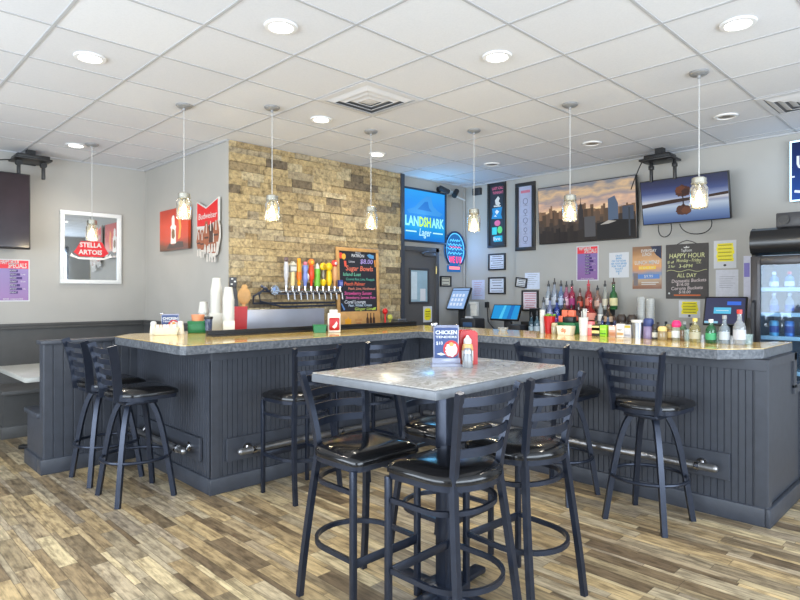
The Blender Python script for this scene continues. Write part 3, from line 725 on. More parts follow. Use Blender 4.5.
# screen on the left wall, its ceiling mount and the price list below
tv = thing('wall_screen', 'dark switched off screen at the left edge of the picture', 'tv', (1.05, YL-.22, 2.295), 0)
M_scr = mat((44, 34, 40), .12, var=.2, scale=4); M_bez = mat((22, 22, 24), .35)
q = B(); q.box((-.63, -.02, -.395), (.56, .03, .40), .006); q.box((-.3, .03, -.2), (.25, .06, .2), .01); q.done('casing', tv, M_bez)
q = B(); q.box((-.615, -.0225, -.375), (.548, -.0195, .388)); q.done('screen', tv, M_scr, 0)
mt = thing('ceiling_mount', 'black ceiling mount above the dark left screen', 'mount', (1.62, YL-.20, CZ-.055))
q = B(); q.box((-.17, -.16, -.065), (.17, .16, -.045), .004); q.box((-.15, -.14, -.045), (.15, .14, -.012), .004); q.box((-.04, -.04, -.012), (.04, .04, .052)); q.done('plate', mt, M_blk)
for x in (-.11, .12):
    q = B(); q.box((x-.015, -.02, -.24), (x+.015, .02, -.05), .003); q.cyl((x, -.03, -.09), (x, .03, -.09), .03); q.done('drop_arm', mt, M_blk)
q = B(); q.tube(bez([(-.15, .05, -.06), (-.30, .05, -.07), (-.36, .06, -.11), (-.40, .10, -.18)], 10), .006); q.done('cable', mt, M_blk)
q = B(); q.box((-.09, .175, -.07), (.09, .195, .0), .002); q.done('wall_bracket', mt, M_blk)
def price_list(loc, rz, w, h, label, seed):
    q = panel('price_poster', label, 'poster', loc, rz, w, h, .004, M_paper, 'purple price posters'); y = -.0042
    q.m(grad([(0, (138, 96, 150)), (1, (128, 112, 168))], 'Z', -h/2, h/2)).rect(-w/2+.012, -h/2+.012, w/2-.012, h*.28, y)
    q.m(mat((226, 54, 66), .5)).rect(-w/2+.012, h*.28, w/2-.012, h/2-.012, y); y -= .001
    q.m(M_white); q.text('HAPPY HOUR', .07*w/.3, -.03, h*.43, y, w*.55, .02); q.text('SPECIALS', .07*w/.3, .04, h*.345, y, w*.55, .02)
    for i, tx in enumerate(('MONDAY', 'TUESDAY', 'WEDNESDAY', 'THURSDAY', 'FRIDAY', 'SATURDAY', 'SUNDAY')):
        z = h*(.225 - .085*i); q.m(mat((62, 34, 104), .5)).rect(-w*.1, z-.013, w*.14 + .02*(i*7 % 3), z+.013, y)
        q.m(M_white).text(tx, .022, 0, z, y-.001, w*.2); q.text('$3 drafts', .018, w*.3, z, y, w*.14) if i % 2 else None
    q.m(M_white).text('drink responsibly', .026, 0, -h*.44, y, w*.6); return fin(q)
price_list((1.50, YL-.001, 1.577), 0, .31, .455, 'purple price poster with red heading under the dark left screen', 1)

# two red beer signs on the short wall (faces -X)
q = panel('beer_picture', 'square red picture of a white bottle on the short wall', 'picture', (XA-.022, 6.51, 2.155), FX, .74, .465, .03, grad([(0, (96, 62, 44)), (.12, (120, 66, 44)), (.25, (196, 70, 36)), (.6, (212, 70, 34)), (1, (176, 52, 30))], 'Z', -.23, .23, wob=.25))
y = -.0305
q.m(mat((226, 222, 214), .5)).shape([(-.07, -.16), (-.06, .0), (-.08, .03), (-.04, .055), (-.045, .12), (-.03, .15), (.0, .16), (.02, .15), (.03, .12), (.03, .055), (.07, .03), (.06, .0), (.065, -.16)], y)
q.m(mat((130, 100, 70), .5)).shape([(-.045, -.03), (-.02, .01), (.03, -.01), (.04, -.08), (0, -.11), (-.04, -.09)], y-.001)
q.m(mat((80, 66, 60), .5)).shape([(-.17, -.21), (-.1, -.15), (.0, -.18), (.11, -.14), (.24, -.15), (.26, -.21)], y)
q.m(mat((236, 160, 84), .5)).shape([(.12, -.12), (.15, .0), (.13, .1), (.17, .14), (.2, .02), (.18, -.1)], y)
fin(q)
bs = thing('beer_sign', 'red bow tie beer sign with a team of brown horses', 'sign', (XA-.022, 5.72, 2.12), FX)
q = B(); q.m(M_white).shape([(-.24, .285), (-.03, .205), (.235, .285), (.235, .045), (.0, .0), (-.24, .0)], 0, .020)
q.m(mat((214, 30, 34), .4)).shape([(-.228, .268), (-.03, .190), (.222, .268), (.222, .055), (.0, .012), (-.228, .02)], -.0205)
q.m(M_white).text('Budweiser', .088, 0, .115, -.0215, .40, .01, .1); q.done('bow_tie', bs, None, 0)
q = B(); wh = mat((206, 200, 192), .5); br = mat((150, 84, 56), .5); bk = mat((70, 46, 40), .5); q.m(wh)
q.shape([(-.22, .02), (-.1, .09), (.06, .06), (.2, .08), (.245, .0), (.25, -.12), (.22, -.2), (.19, -.29), (.08, -.33), (.0, -.25), (-.12, -.25), (-.23, -.19), (-.25, -.1)], -.002, .016)
rr = random.Random(5)
for hx, hz, s in ((-.19, -.05, 1.2), (-.115, -.06, 1.25), (-.02, .01, 1.45), (.07, .03, 1.5), (.185, .03, 1.5), (.02, -.09, 1.35), (.13, -.09, 1.4)):
    q.m(br if rr.random() > .3 else bk); P = lambda pts, yy: q.shape([(hx + a*s, hz - .045 + b_*s) for a, b_ in pts], yy)
    yy = -.0185 - .0008*rr.random()*3
    P([(-.025, -.10), (-.045, -.04), (-.03, .02), (-.02, .055), (-.012, .07), (.0, .06), (.012, .072), (.02, .05), (.03, .02), (.045, -.04), (.028, -.10)], yy)
    q.m(wh); P([(-.006, -.02), (-.004, .045), (.005, .045), (.007, -.02)], yy-.001)
    for lx in (-.02, .02): P([(lx-.012, -.165), (lx-.008, -.11), (lx+.008, -.11), (lx+.012, -.165)], yy-.0005)
    q.m(bk); P([(-.03, -.045), (.03, -.045), (.03, -.058), (-.03, -.058)], yy-.001)
q.done('horse_team', bs, None, 0)

# ================================================================== STONE WALL
YS = YB - .05
cb = thing('chalkboard', 'wood framed chalkboard with coloured menu leaning on the stone wall', 'chalkboard', (4.525, YS-.045, .992), 0, None, R(-2))
q = B(); q.m(M_wood)
for a, b_ in (((-.325, .0), (.325, .235)), ((-.325, .935), (.325, .975)), ((-.325, .235), (-.285, .935)), ((.285, .235), (.325, .935))): q.box((a[0], -.022, a[1]), (b_[0], 0, b_[1]), .003)
q.done('frame', cb, None)
q = B(); q.m(mat((34, 36, 46), .8)).box((-.285, -.012, .235), (.285, -.004, .935)); y = -.0125
def chalk(tx, s, x, z, col, w=None, sh=.15): q.m(mat(col, .9, var=.15, scale=60)); q.text(tx, s, x, z, y, w, .012, sh)
chalk('PATRON', .05, .0, .885, (220, 222, 226), .19, 0); chalk('Fresh', .03, .0, .922, (200, 200, 205), .08)
chalk('$8.00', .075, .13, .82, (170, 150, 214), .20); chalk('Lime', .035, -.10, .815, (190, 190, 200), .09)
chalk('Sugar Bowls', .082, .02, .735, (226, 120, 96), .42); chalk('Island Lust', .055, -.10, .665, (110, 190, 160), .27)
chalk('Coconut Rum, Lime, Pineapple', .042, .03, .61, (90, 170, 150), .44); chalk('Peach Palmer', .058, -.06, .555, (226, 110, 84), .32)
chalk('Peach, Lime, Northwood', .042, .05, .500, (222, 140, 120), .42); chalk('Strawberry Sunset', .055, -.01, .445, (224, 90, 160), .42)
chalk('Strawberry, Lemon, Rum', .042, .03, .395, (220, 110, 170), .46); chalk('Coral Lounge', .055, -.06, .345, (210, 216, 226), .32)
chalk('Pear, White, Cream', .042, .02, .305, (190, 210, 230), .36); chalk('Ginger Lime', .048, .08, .262, (180, 200, 90), .30)
q.m(mat((220, 70, 50), .8)); q.shape([(-.26+.035*math.cos(a*PI/6), .88+.035*math.sin(a*PI/6)) for a in range(12)], y)
q.m(mat((226, 170, 60), .8)); q.shape([(-.215+.03*math.cos(a*PI/6), .87+.035*math.sin(a*PI/6)) for a in range(12)], y-.0005)
q.m(mat((226, 90, 70), .8)); q.shape([(-.215, .82), (-.18, .82), (-.175, .755), (-.205, .755)], y); q.m(mat((90, 150, 200), .8)); q.shape([(.14, .90), (.18, .915), (.25, .9), (.25, .86), (.18, .865)], y)
q.m(mat((226, 150, 60), .8)); q.shape([(.255, .84), (.275, .85), (.278, .76), (.262, .765)], y); q.m(mat((90, 130, 190), .8)); q.shape([(-.27, .33), (-.255, .33), (-.21, .26), (-.23, .25)], y)
q.m(mat((170, 200, 80), .8)); q.shape([(.2, .245), (.26, .25), (.27, .28), (.23, .275)], y)
q.done('slate', cb, None, 0)
y = -.0225
for x in (.12, .17, .22):
    q = B(); q.shape([(x-.02, .08), (x-.02, .145), (x-.007, .17), (x-.007, .21), (x+.007, .21), (x+.007, .17), (x+.02, .145), (x+.02, .08)], y); q.done('bottle_print', cb, mat((70, 46, 34), .6), 0)
q = B(); q.shape([(-.22, .07), (-.225, .15), (-.19, .15), (-.175, .175), (-.16, .15), (-.13, .15), (-.135, .07)], y); q.done('mug_print', cb, mat((226, 160, 40), .6), 0)
q = B(); q.text('ICE COLD', .028, -.02, .135, y, .1); q.text('BEER', .03, -.02, .095, y, .07); q.done('lettering', cb, mat((170, 70, 40), .6), 0)

tp = thing('tap_tower', 'long chrome beer tap rail with ten coloured handles on the stone wall', 'beer taps', (3.78, YS-.12, 1.455))
q = B(); q.cyl((-.46, 0, 0), (.40, 0, 0), .034, n=20)
for x in (-.40, -.02, .36): q.cyl((x, .0, 0), (x, .12, 0), .02); q.cyl((x, .105, 0), (x, .118, 0), .04)
q.done('rail', tp, M_chrome)
q = B(); q.cyl((-.475, -.045, .015), (-.475, -.025, .015), .050, n=24); q.m(mat((120, 150, 205), .3)).cyl((-.475, -.049, .015), (-.475, -.045, .015), .042, n=24); q.m(M_white).cyl((-.488, -.051, .025), (-.488, -.049, .025), .018)
q.mats.insert(0, M_chrome) if M_chrome not in q.mats else None
o = q.done('medallion', tp, None)
q = B(); q.tube([(-.46, 0, 0), (-.60, .02, .0), (-.66, .06, -.05), (-.64, .10, -.12), (-.30, .09, -.12), (.40, .09, -.12)], .011); q.tube([(-.55, .02, .04), (-.62, .02, -.03), (-.58, .06, -.10), (-.3, .08, -.16), (.4, .08, -.15)], .010); q.tube([(-.60, .02, .06), (-.56, -.01, .03), (-.52, 0, 0)], .014)
q.done('beer_line', tp, mat((70, 76, 92), .3, metal=.5))
hc = {'silver': (186, 186, 190), 'cream': (226, 206, 150), 'orange': (236, 160, 30), 'blue': (120, 136, 200), 'red': (224, 70, 36), 'green': (110, 180, 50), 'yellow': (236, 196, 30), 'tan': (214, 160, 110), 'navy': (60, 74, 150), 'white': (232, 232, 228)}
HAND = [('silver', 'paddle', .30), ('cream', 'badge', .26), ('orange', 'stick', .29), ('blue', 'figure', .26), ('red', 'ball', .30), ('green', 'cone', .26), ('yellow', 'ring', .26), ('yellow', 'disc', .26), ('tan', 'ballx', .30), ('navy', 'block', .13)]
for i, (cn, kd, h) in enumerate(HAND):
    x = -.355 + .0785*i; col = mat(hc[cn], .35)
    q = B(); q.cyl((x, -.025, 0), (x, -.075, .0), .014); q.tube([(x, -.06, .0), (x, -.095, -.015), (x, -.105, -.085)], .0105); q.cyl((x, -.065, .0), (x, -.065, .045), .011)
    q.lathe([(0, .045), (.018, .045), (.018, .056), (0, .056)], 12, (x, -.065, 0)); f = q.done('faucet', tp, M_chrome)
    q = B(); o3 = (x, -.065, .056); w2 = M_white
    q.m(col)
    if kd == 'paddle': q.lathe([(0, 0), (.012, 0), (.015, .05), (.023, .10), (.026, .2), (.018, .25), (0, .25)], 10, o3); q.m(mat((110, 90, 90), .4)).ball((x, -.065, .056+.275), .026, (1, .7, 1))
    elif kd == 'badge': q.lathe([(0, 0), (.012, 0), (.024, .02), (.022, .15), (0, .155)], 10, o3); q.m(mat((140, 140, 132), .4)).box((x-.040, -.085, .20), (x+.040, -.045, .275), .006); q.m(w2).box((x-.034, -.087, .215), (x+.034, -.0855, .258)); q.m(mat((210, 205, 190), .4)).prism([(x-.038, .275), (x, .315), (x+.038, .275)], -.085, -.045, 'y')
    elif kd == 'stick': q.lathe([(0, 0), (.012, 0), (.022, .03), (.012, .05), (.024, .07), (.026, .16), (.018, .29), (0, .292)], 10, o3); q.m(mat((226, 110, 20), .4)).lathe([(.0265, .07), (.0275, .10), (.0270, .15)], 10, o3)
    elif kd == 'figure': q.lathe([(0, 0), (.014, 0), (.020, .04), (.034, .07), (.030, .12), (.022, .15), (.034, .19), (.028, .22), (0, .225)], 10, o3); q.m(mat((214, 120, 140), .4)).ball((x, -.065, .056+.24), .024); q.m(w2).ball((x+.02, -.085, .056+.10), .018, (1, .6, 2))
    elif kd in ('ball', 'ballx'): q.lathe([(0, 0), (.010, 0), (.016, .06), (.034, .09), (.030, .17), (.022, .22), (0, .225)], 10, o3); q.m(mat((236, 120, 40) if kd == 'ball' else (214, 60, 50), .35)).ball((x, -.065, .056+.255), .040, (1, .7, 1)); q.m(w2 if kd == 'ballx' else mat((236, 180, 60), .4)).ball((x, -.09, .056+.255), .018, (1, .3, 1))
    elif kd == 'cone': q.lathe([(0, 0), (.030, 0), (.034, .02), (.030, .13), (.034, .15), (.028, .19), (0, .2)], 12, o3); q.m(w2).lathe([(.026, .19), (.018, .22), (.006, .25), (0, .252)], 12, o3)
    elif kd == 'ring': q.lathe([(0, 0), (.012, 0), (.032, .03), (.034, .06), (.018, .08), (0, .08)], 10, o3); q.m(mat((150, 140, 120), .3, metal=.6)).lathe([(.016, .08), (.024, .12), (.014, .18)], 10, o3); q.m(col).ball((x, -.065, .056+.215), .044, (1, .6, 1)); q.m(mat((190, 150, 20), .4)).ball((x, -.09, .056+.215), .024, (1, .2, 1))
    elif kd == 'disc': q.lathe([(0, 0), (.012, 0), (.030, .03), (.034, .09), (.026, .17), (0, .175)], 10, o3); q.ball((x, -.065, .056+.215), .046, (1, .6, 1)); q.m(w2).ball((x, -.09, .056+.09), .018, (1, .3, 1.4))
    else: q.box((x-.026, -.085, .056), (x+.026, -.045, .13), .006); q.m(mat((120, 130, 190), .4)).box((x-.02, -.087, .07), (x+.02, -.0855, .11))
    q.done('tap_handle', f, None)['label'] = cn + ' tap handle'
q = B(); q.box((2.93, YS-.030, .992), (4.03, YS-.012, 1.272), .003); q.box((2.93, YS-.16, .992), (4.03, YS-.032, 1.012), .003)
tag(q.done('drip_panel', None, mat((186, 192, 208), .3, metal=.55, var=.06, scale=5)), 'brushed steel splash panel under the beer taps', 'panel')
for x, z, gx_, cc in ((4.895, 1.20, 0, (214, 30, 30)), (4.975, 1.125, 1, (196, 196, 90))):
    q = B(); q.cyl((x, YS-.10, .992), (x, YS-.10, z), .010); q.ball((x, YS-.10, z+.02), .035, (1, 1, 1.1)); q.cyl((x, YS-.10, .992), (x, YS-.10, 1.0), .035)
    tag(q.done('garnish_stand', None, mat(cc, .4)), ('red' if not gx_ else 'yellow green') + ' round topped stand right of the leaning chalkboard', 'stand')
q = B(); q.box((5.01, YS-.2, .992), (5.19, YS-.06, 1.10), .02); q.m(M_steel).box((5.03, YS-.19, 1.10), (5.17, YS-.07, 1.125), .008)
tag(q.done('label_printer', None, None), 'small black machine with silver lid left of the door', 'machine')

# blue lager sign, neon, small frame, cameras
lg = thing('beer_sign', 'blue lit square lager sign above the grey door', 'sign', (5.735, YD-.002, 2.46))
frame_parts(lg, .84, .70, .07, .022, mat((30, 50, 70), .4))
q = B(); q.m(grad([(0, (20, 110, 200)), (.28, (22, 150, 216)), (.45, (30, 120, 206)), (.7, (40, 134, 224)), (1, (44, 150, 226))], 'Z', -.33, .33, emit=1.1, wob=.15)).box((-.40, -.05, -.33), (.40, -.004, .33)); y = -.0505
q.m(glow((60, 150, 228), .95)).shape([(-.34, .06), (-.2, .10), (-.08, .20), (.04, .27), (.12, .27), (.16, .15), (.26, .09), (.36, .06), (.3, .02), (-.3, .02)], y); q.m(glow((36, 118, 206), .95)).shape([(-.14, .08), (.0, .19), (.06, .20), (.08, .12), (.14, .07)], y-.001)
q.m(glow((150, 236, 236), 1.1)); q.text('LAN', .175, -.245, -.085, y-.0015, .25, .035); q.text('ARK', .175, .255, -.085, y-.0015, .25, .035); q.m(glow((190, 240, 60), 1.1)); q.text('DSH', .175, .005, -.085, y-.0015, .225, .035)
q.m(glow((190, 244, 255), 1.0)); q.text('Lager', .14, 0, -.22, y-.001, .24, .01, .25); q.rect(-.36, -.222, -.16, -.205, y-.001); q.rect(.16, -.222, .36, -.205, y-.001)
q.done('lit_face', lg, None, 0)
def lamp(loc, e, col, r=.1, name='sign_glow'):
    l = bpy.data.lights.new(name, 'POINT'); l.energy = e; l.color = col; l.shadow_soft_size = r; o = bpy.data.objects.new(name, l); COL.objects.link(o); o.location = loc; return o
lamp((5.735, YD-.16, 2.46), 12, (.15, .55, 1), .2)
ne = thing('neon_sign', 'oval blue neon sign with red letters beside the grey door', 'sign', (6.37, YD-.002, 2.03))
q = B(); q.m(glow((40, 120, 200), .7)).shape([(.205*math.cos(a*PI/16)*(1 if math.sin(a*PI/16) > -.4 else .86), .02 + .245*math.sin(a*PI/16)) for a in range(32)], -.012, .012)
q.box((-.14, -.024, -.29), (.14, -.012, -.20)); q.done('backing', ne, None, 0)
q = B(); n = 28; q.tube([(.21*math.cos(R(-52 + 284*i/n)), -.045, .02 + .25*math.sin(R(-52 + 284*i/n))) for i in range(n+1)], .012); q.done('rim', ne, mat((20, 40, 80), .3))
q = B(); q.m(glow((90, 190, 255), 1.6)); q.tube([(.19*math.cos(R(-52 + 284*i/n)), -.040, .02 + .228*math.sin(R(-52 + 284*i/n))) for i in range(n+1)], .006)
for zz, w in ((.15, .11), (.09, .15), (.03, .16), (-.03, .15)): q.tube([(-w + 2*w*i/12, -.04, zz + .018*math.sin(i*2.4+zz*30)) for i in range(13)], .005)
q.m(glow((255, 120, 160), 1.2)); q.tube([(-.12+.02*i, -.042, .055+.012*math.sin(i*2.)) for i in range(13)], .004); q.done('blue_tubing', ne, None)
q = B(); q.m(glow((255, 60, 110), 1.6)); q.text('WE U B', .13, 0, -.125, -.042, .27, .012); q.text('WE U B', .13, 0, -.125, -.0445, .27, .008); q.m(glow((255, 130, 140), 1.5)); q.rect(-.11, -.255, .11, -.215, -.026, .006); q.done('red_tubing', ne, None)
lamp((6.37, YD-.14, 2.05), 4, (.2, .45, 1), .15)
def framed(loc, rz, w, h, fw, label, face, group=None, fm=None, ry=0., lines=0, d=.025, ink=M_ink):
    t = thing('picture_frame', label, 'picture', loc, rz, group); t.rotation_euler = (0, ry, rz)
    frame_parts(t, w, h, d, fw, fm or mat((34, 34, 36), .4))
    q = B(); q.m(face).box((-w/2+fw*.6, -.010, -h/2+fw*.6), (w/2-fw*.6, -.002, h/2-fw*.6)); y = -.0102
    q.m(ink); rr = random.Random(int(w*1000+h*777)); iw, ih = w-2.6*fw, h-2.6*fw
    for i in range(lines):
        z = ih*(.42 - .84*i/max(1, lines-1)); k = iw*(.30 + .18*rr.random()); q.rect(-k, z-.004, k, z+.004, y)
    q.done('print', t, None, 0); return t
framed((6.20, YD-.003, 1.605), 0, .225, .15, .02, 'small black framed card between the door and the corner, under the neon', mat((196, 190, 170), .5), lines=3)
for x, z, lab in ((6.06, 2.86, 'white security camera high on the wall right of the lager sign'),):
    t = thing('security_camera', lab, 'camera', (x, YD-.003, z))
    q = B(); q.cyl((0, 0, 0), (0, -.015, 0), .04); q.tube([(0, -.01, 0), (.0, -.06, -.01), (.02, -.10, -.02)], .012); q.done('bracket', t, M_dark)
    q = B(); q.cyl((-.09, -.11, -.0), (.06, -.13, -.04), .034, n=16); q.done('camera_body', t, M_dark)
t = thing('security_camera', 'pale security camera aimed down beside the ceiling corner', 'camera', (6.28, YD-.003, 2.83))
q = B(); q.cyl((0, 0, .02), (0, -.015, .02), .04); q.tube([(0, -.01, .02), (.0, -.06, .02), (0, -.10, 0)], .012); q.done('bracket', t, M_white)
q = B(); q.cyl((.05, -.10, .03), (-.05, -.14, -.05), .038, n=16); q.m(M_blk).cyl((-.05, -.14, -.05), (-.056, -.1425, -.055), .030); q.done('camera_body', t, None)
q = B(); q.tube([(6.335, YD-.02, 2.84), (6.45, YD-.02, 2.80), (6.60, YD-.03, 2.77)], .012); tag(q.done('camera_cable', None, M_white), 'white cable tube running from the pale camera to the corner', 'cable')
t = thing('wifi_box', 'small black box high on the wall beside the tall prints', 'box', (XW-.003, 5.16, 2.87), FX)
q = B(); q.box((-.07, -.05, -.05), (.07, 0, .05), .01); q.done('body', t, M_dark); q = B(); q.cyl((-.03, -.05, 0), (-.03, -.055, 0), .02); q.done('lens', t, M_blk)
tag((lambda q: q.done('door_notice', None, None, 0))(B().m(M_paper).box((5.72, YD-.040, 1.055), (5.89, YD-.037, 1.265)).m(M_yel).shape([(5.74, 1.10), (5.77, 1.08), (5.84, 1.08), (5.87, 1.11), (5.87, 1.21), (5.84, 1.24), (5.77, 1.24), (5.74, 1.21)], YD-.0402).m(mat((120, 110, 30), .7)).rect(5.76, 1.19, 5.85, 1.20, YD-.0412).rect(5.76, 1.16, 5.85, 1.168, YD-.0412).rect(5.77, 1.13, 5.84, 1.138, YD-.0412)), 'white notice with yellow block stuck on the grey door', 'notice')

# ================================================================== LONG WALL WITH SCREENS (faces -X)
def wy(px, X):   # world Y where the sight line of a measured column meets depth X
    r = (px - 400) / FPX; a = R(YAW); return X * (-r*math.cos(a) + math.sin(a)) / (r*math.sin(a) + math.cos(a))
fr_dark = mat((40, 38, 38), .4)
# tall prints
t = thing('picture_frame', 'tall black framed neon style print, nearer the room corner of the two', 'picture', (XW-.003, 4.83, 2.515), FX)
frame_parts(t, .30, .90, .03, .035, fr_dark)
q = B(); q.m(mat((44, 48, 58), .5)).box((-.125, -.012, -.425), (.125, -.002, .425)); y = -.0125; L = lambda col: q.m(mat(col, .5))
L((226, 110, 140)); q.text('LAST CALL', .05, .02, .36, y, .20, .02); q.text('TONIGHT', .05, .02, .30, y, .18, .02)
L((220, 215, 205)); q.shape([(-.02, .14), (-.03, .2), (.02, .25), (.05, .22), (.03, .18), (.06, .15), (.03, .12)], y); q.shape([(-.05, .13), (.07, .12), (.06, .105), (-.05, .11)], y)
L((40, 140, 196)); q.shape([(-.08, .09), (.09, .10), (.07, .0), (.09, -.06), (-.09, -.05), (-.07, .02)], y); L((230, 235, 240)); q.shape([(-.03, .04), (.0, .07), (.04, .04), (.0, .0)], y-.001); q.shape([(-.05, -.02), (-.02, .0), (.0, -.03)], y-.001)
L((230, 110, 150)); q.shape([(.05*math.cos(a*PI/8)+.01, -.115 + .04*math.sin(a*PI/8)) for a in range(16)], y)
L((70, 210, 210)); q.rect(-.08, -.27, .0, -.17, y); L((110, 220, 120)); q.shape([(.05+.04*math.cos(a*PI/8), -.21+.05*math.sin(a*PI/8)) for a in range(16)], y); L((40, 180, 210)); q.rect(-.05, -.37, .09, -.29, y); L((230, 235, 240)); q.text('live', .07, .0, -.33, y-.001, .12, .02)
q.done('print', t, None, 0)
t = thing('picture_frame', 'tall dark framed pale print with small line figures, left of the skyline screen', 'picture', (XP-.003, 4.345, 2.44), FX)
frame_parts(t, .30, .89, .03, .048, fr_dark)
q = B(); q.m(mat((168, 172, 196), .6)).box((-.108, -.012, -.40), (.108, -.002, .40)); q.m(mat((196, 110, 130), .6)).rect(-.07, .31, .07, .345, y); q.m(mat((110, 112, 130), .6))
for z, r0 in ((.20, .035), (.07, .025), (-.05, .032), (-.17, .024), (-.29, .034)):
    q.tube([(r0*math.cos(a*PI/6), -.013, z + r0*1.1*math.sin(a*PI/6)) for a in range(12)], .004, 5, True, up=(0, 1, 0)); q.rect(-.03, z-.06, .03, z-.055, y); q.rect(-.004, z-.05, .004, z-.03, y)
q.done('print', t, None, 0)
pw = mat((206, 212, 226), .6, var=.02)
framed((XW-.003, 4.83, 1.87), FX, .285, .23, .022, 'small black framed certificate directly below the neon style print', pw, 'small framed certificates', lines=6)
framed((XW-.003, 4.83, 1.545), FX, .285, .235, .022, 'lower black framed certificate above the blue register screen', pw, 'small framed certificates', lines=5)
q = panel('paper_sheet', 'large white paper sheet on the wall beside the white register', 'paper', (XW-.001, 5.16, 1.49), FX, .225, .275, .002, mat((196, 200, 222), .7)); q.m(mat((180, 110, 130), .7))
for i in range(7): q.rect(-.07, .10-.03*i, .07-.02*(i % 3), .105-.03*i, -.0022)
fin(q)
framed((XP-.003, 4.41, 1.58), FX, .175, .13, .016, 'tiny tilted black frame left of the curled white paper', M_paper, None, ry=R(7), lines=4)
q = panel('paper_sheet', 'curled white paper sheet beside the tiny tilted frame', 'paper', (XP-.001, 4.25, 1.60), FX, .22, .21, .002, mat((205, 214, 232), .7)); q.m(M_ink)
for i in range(6): q.rect(-.07, .08-.025*i, .08-.025*(i % 3), .083-.025*i, -.0022)
fin(q)
framed((XP-.003, 4.275, 1.345), FX, .25, .27, .022, 'black framed pinkish notice just left of the bottles', mat((224, 212, 222), .6), None, lines=7, ink=mat((190, 90, 110), .7))

# screens
tv = thing('wall_screen', 'large screen showing a city skyline under sunset clouds', 'tv', (XP-.075, 3.475, 2.41), FX, None, R(3))
q = B(); q.box((-.632, -.012, -.355), (.632, .03, .355), .006); q.box((-.25, .025, -.2), (.25, .055, .2), .008); q.done('casing', tv, M_bez)
q = B(); q.m(grad([(0, (70, 58, 48)), (.30, (110, 84, 62)), (.42, (226, 168, 110)), (.52, (238, 206, 160)), (.62, (206, 170, 146)), (.74, (150, 140, 142)), (.86, (206, 176, 140)), (1, (120, 124, 134))], 'Z', -.34, .34, emit=.95, wob=.65)).box((-.622, -.0135, -.345), (.622, -.0115, .345)); y = -.014
rr = random.Random(11)
for row, (base, amp, col) in enumerate((( .02, .10, (126, 98, 76)), (-.06, .10, (96, 78, 64)), (-.14, .10, (70, 60, 54)), (-.22, .08, (48, 42, 40)))):
    x = -.62
    while x < .60:
        w = rr.uniform(.02, .055); h = base + amp*rr.random()**2 - .03*row*0
        k = rr.uniform(.85, 1.2); q.m(glow(tuple(int(v*k) for v in col), .7)); q.rect(x, -.344, min(x+w, .62), h, y - .0006*row); x += w
ll = glow((58, 54, 56), .7); q.m(ll); q.shape([(-.075, -.2), (-.075, .02), (-.06, .05), (-.06, .09), (-.048, .10), (-.045, .17), (-.041, .17), (-.038, .10), (-.026, .09), (-.026, .05), (-.010, .02), (-.010, -.2)], y-.003)
q.m(glow((86, 104, 130), .8)); q.shape([(.30, -.2), (.30, .12), (.38, .15), (.42, .06), (.42, -.2)], y-.003); q.m(glow((70, 80, 98), .75)); q.rect(.47, -.3, .60, .02, y-.003); q.m(glow((92, 92, 96), .7)); q.rect(-.0, -.3, .14, -.06, y-.0035)
q.m(glow((34, 32, 34), .7)); q.shape([(.16, -.34), (.16, -.15), (.38, -.12), (.62, -.14), (.62, -.34)], y-.004); q.m(glow((190, 186, 180), .7)); q.shape([(.20, -.17), (.30, -.125), (.40, -.14), (.30, -.165)], y-.0048); q.m(glow((60, 66, 76), .7)); q.rect(.54, -.32, .56, .0, y-.0048)
q.done('picture', tv, None, 0)
tv = thing('wall_screen', 'tilted screen showing a lone tree mirrored in blue water', 'tv', (6.36, 2.285, 2.405), FX, None, R(11))
q = B(); q.box((-.435, -.012, -.235), (.435, .035, .235), .006); q.box((-.2, .03, -.14), (.2, .07, .14), .01); q.done('casing', tv, M_bez)
q = B(); q.m(grad([(0, (70, 96, 150)), (.2, (120, 146, 190)), (.38, (190, 206, 226)), (.44, (150, 160, 190)), (.5, (214, 214, 220)), (.57, (150, 166, 206)), (.7, (66, 84, 142)), (.85, (36, 48, 98)), (1, (26, 34, 74))], 'Z', -.225, .225, emit=.72)).box((-.425, -.0135, -.225), (.425, -.0115, .225)); y = -.014
q.m(glow((66, 46, 40), .6)); q.shape([(-.425, -.055), (-.425, -.015), (-.1, .012), (.2, .022), (.425, .04), (.425, .012), (.1, -.01), (-.2, -.035)], y)
def crown(cx, cz, s, col, sd, yy):
    r2 = random.Random(sd); q.m(glow(col, .5)); q.shape([(cx + s*(1+.16*r2.uniform(-1, 1))*math.cos(a*PI/15), cz + s*.72*(1+.18*r2.uniform(-1, 1))*math.sin(a*PI/15)) for a in range(30)], yy)
crown(.0, .09, .08, (96, 52, 36), 1, y-.001); crown(-.02, .105, .05, (128, 70, 42), 2, y-.002); crown(.03, .08, .04, (74, 40, 32), 3, y-.003)
crown(.0, -.105, .075, (104, 62, 46), 4, y-.001); crown(.02, -.11, .045, (132, 80, 54), 5, y-.002); q.m(glow((50, 34, 30), .6)); q.rect(-.006, -.07, .006, .06, y-.0035)
q.done('picture', tv, None, 0)
q = B(); q.m(M_bez)
for x, y_, z in ((6.38, 2.50, 2.15), (6.40, 2.15, 2.15)):
    pass
def cable(pts, label, r=.005):
    q = B(); q.tube(bez(pts, 16), r, 6); return tag(q.done('cable', None, M_blk), label, 'cable')
cable([(6.46, 2.58, 2.17), (6.50, 2.62, 1.98), (6.50, 2.42, 2.02), (6.46, 2.45, 2.18)], 'black cable loop hanging under the left half of the tree screen')
cable([(6.46, 2.36, 2.17), (6.50, 2.36, 2.02), (6.50, 2.02, 2.00), (6.46, 2.05, 2.18)], 'wider black cable loop hanging under the middle of the tree screen')
mt = thing('ceiling_mount', 'black ceiling mount above the tree screen', 'mount', (6.30, 2.50, CZ-.055), FX)
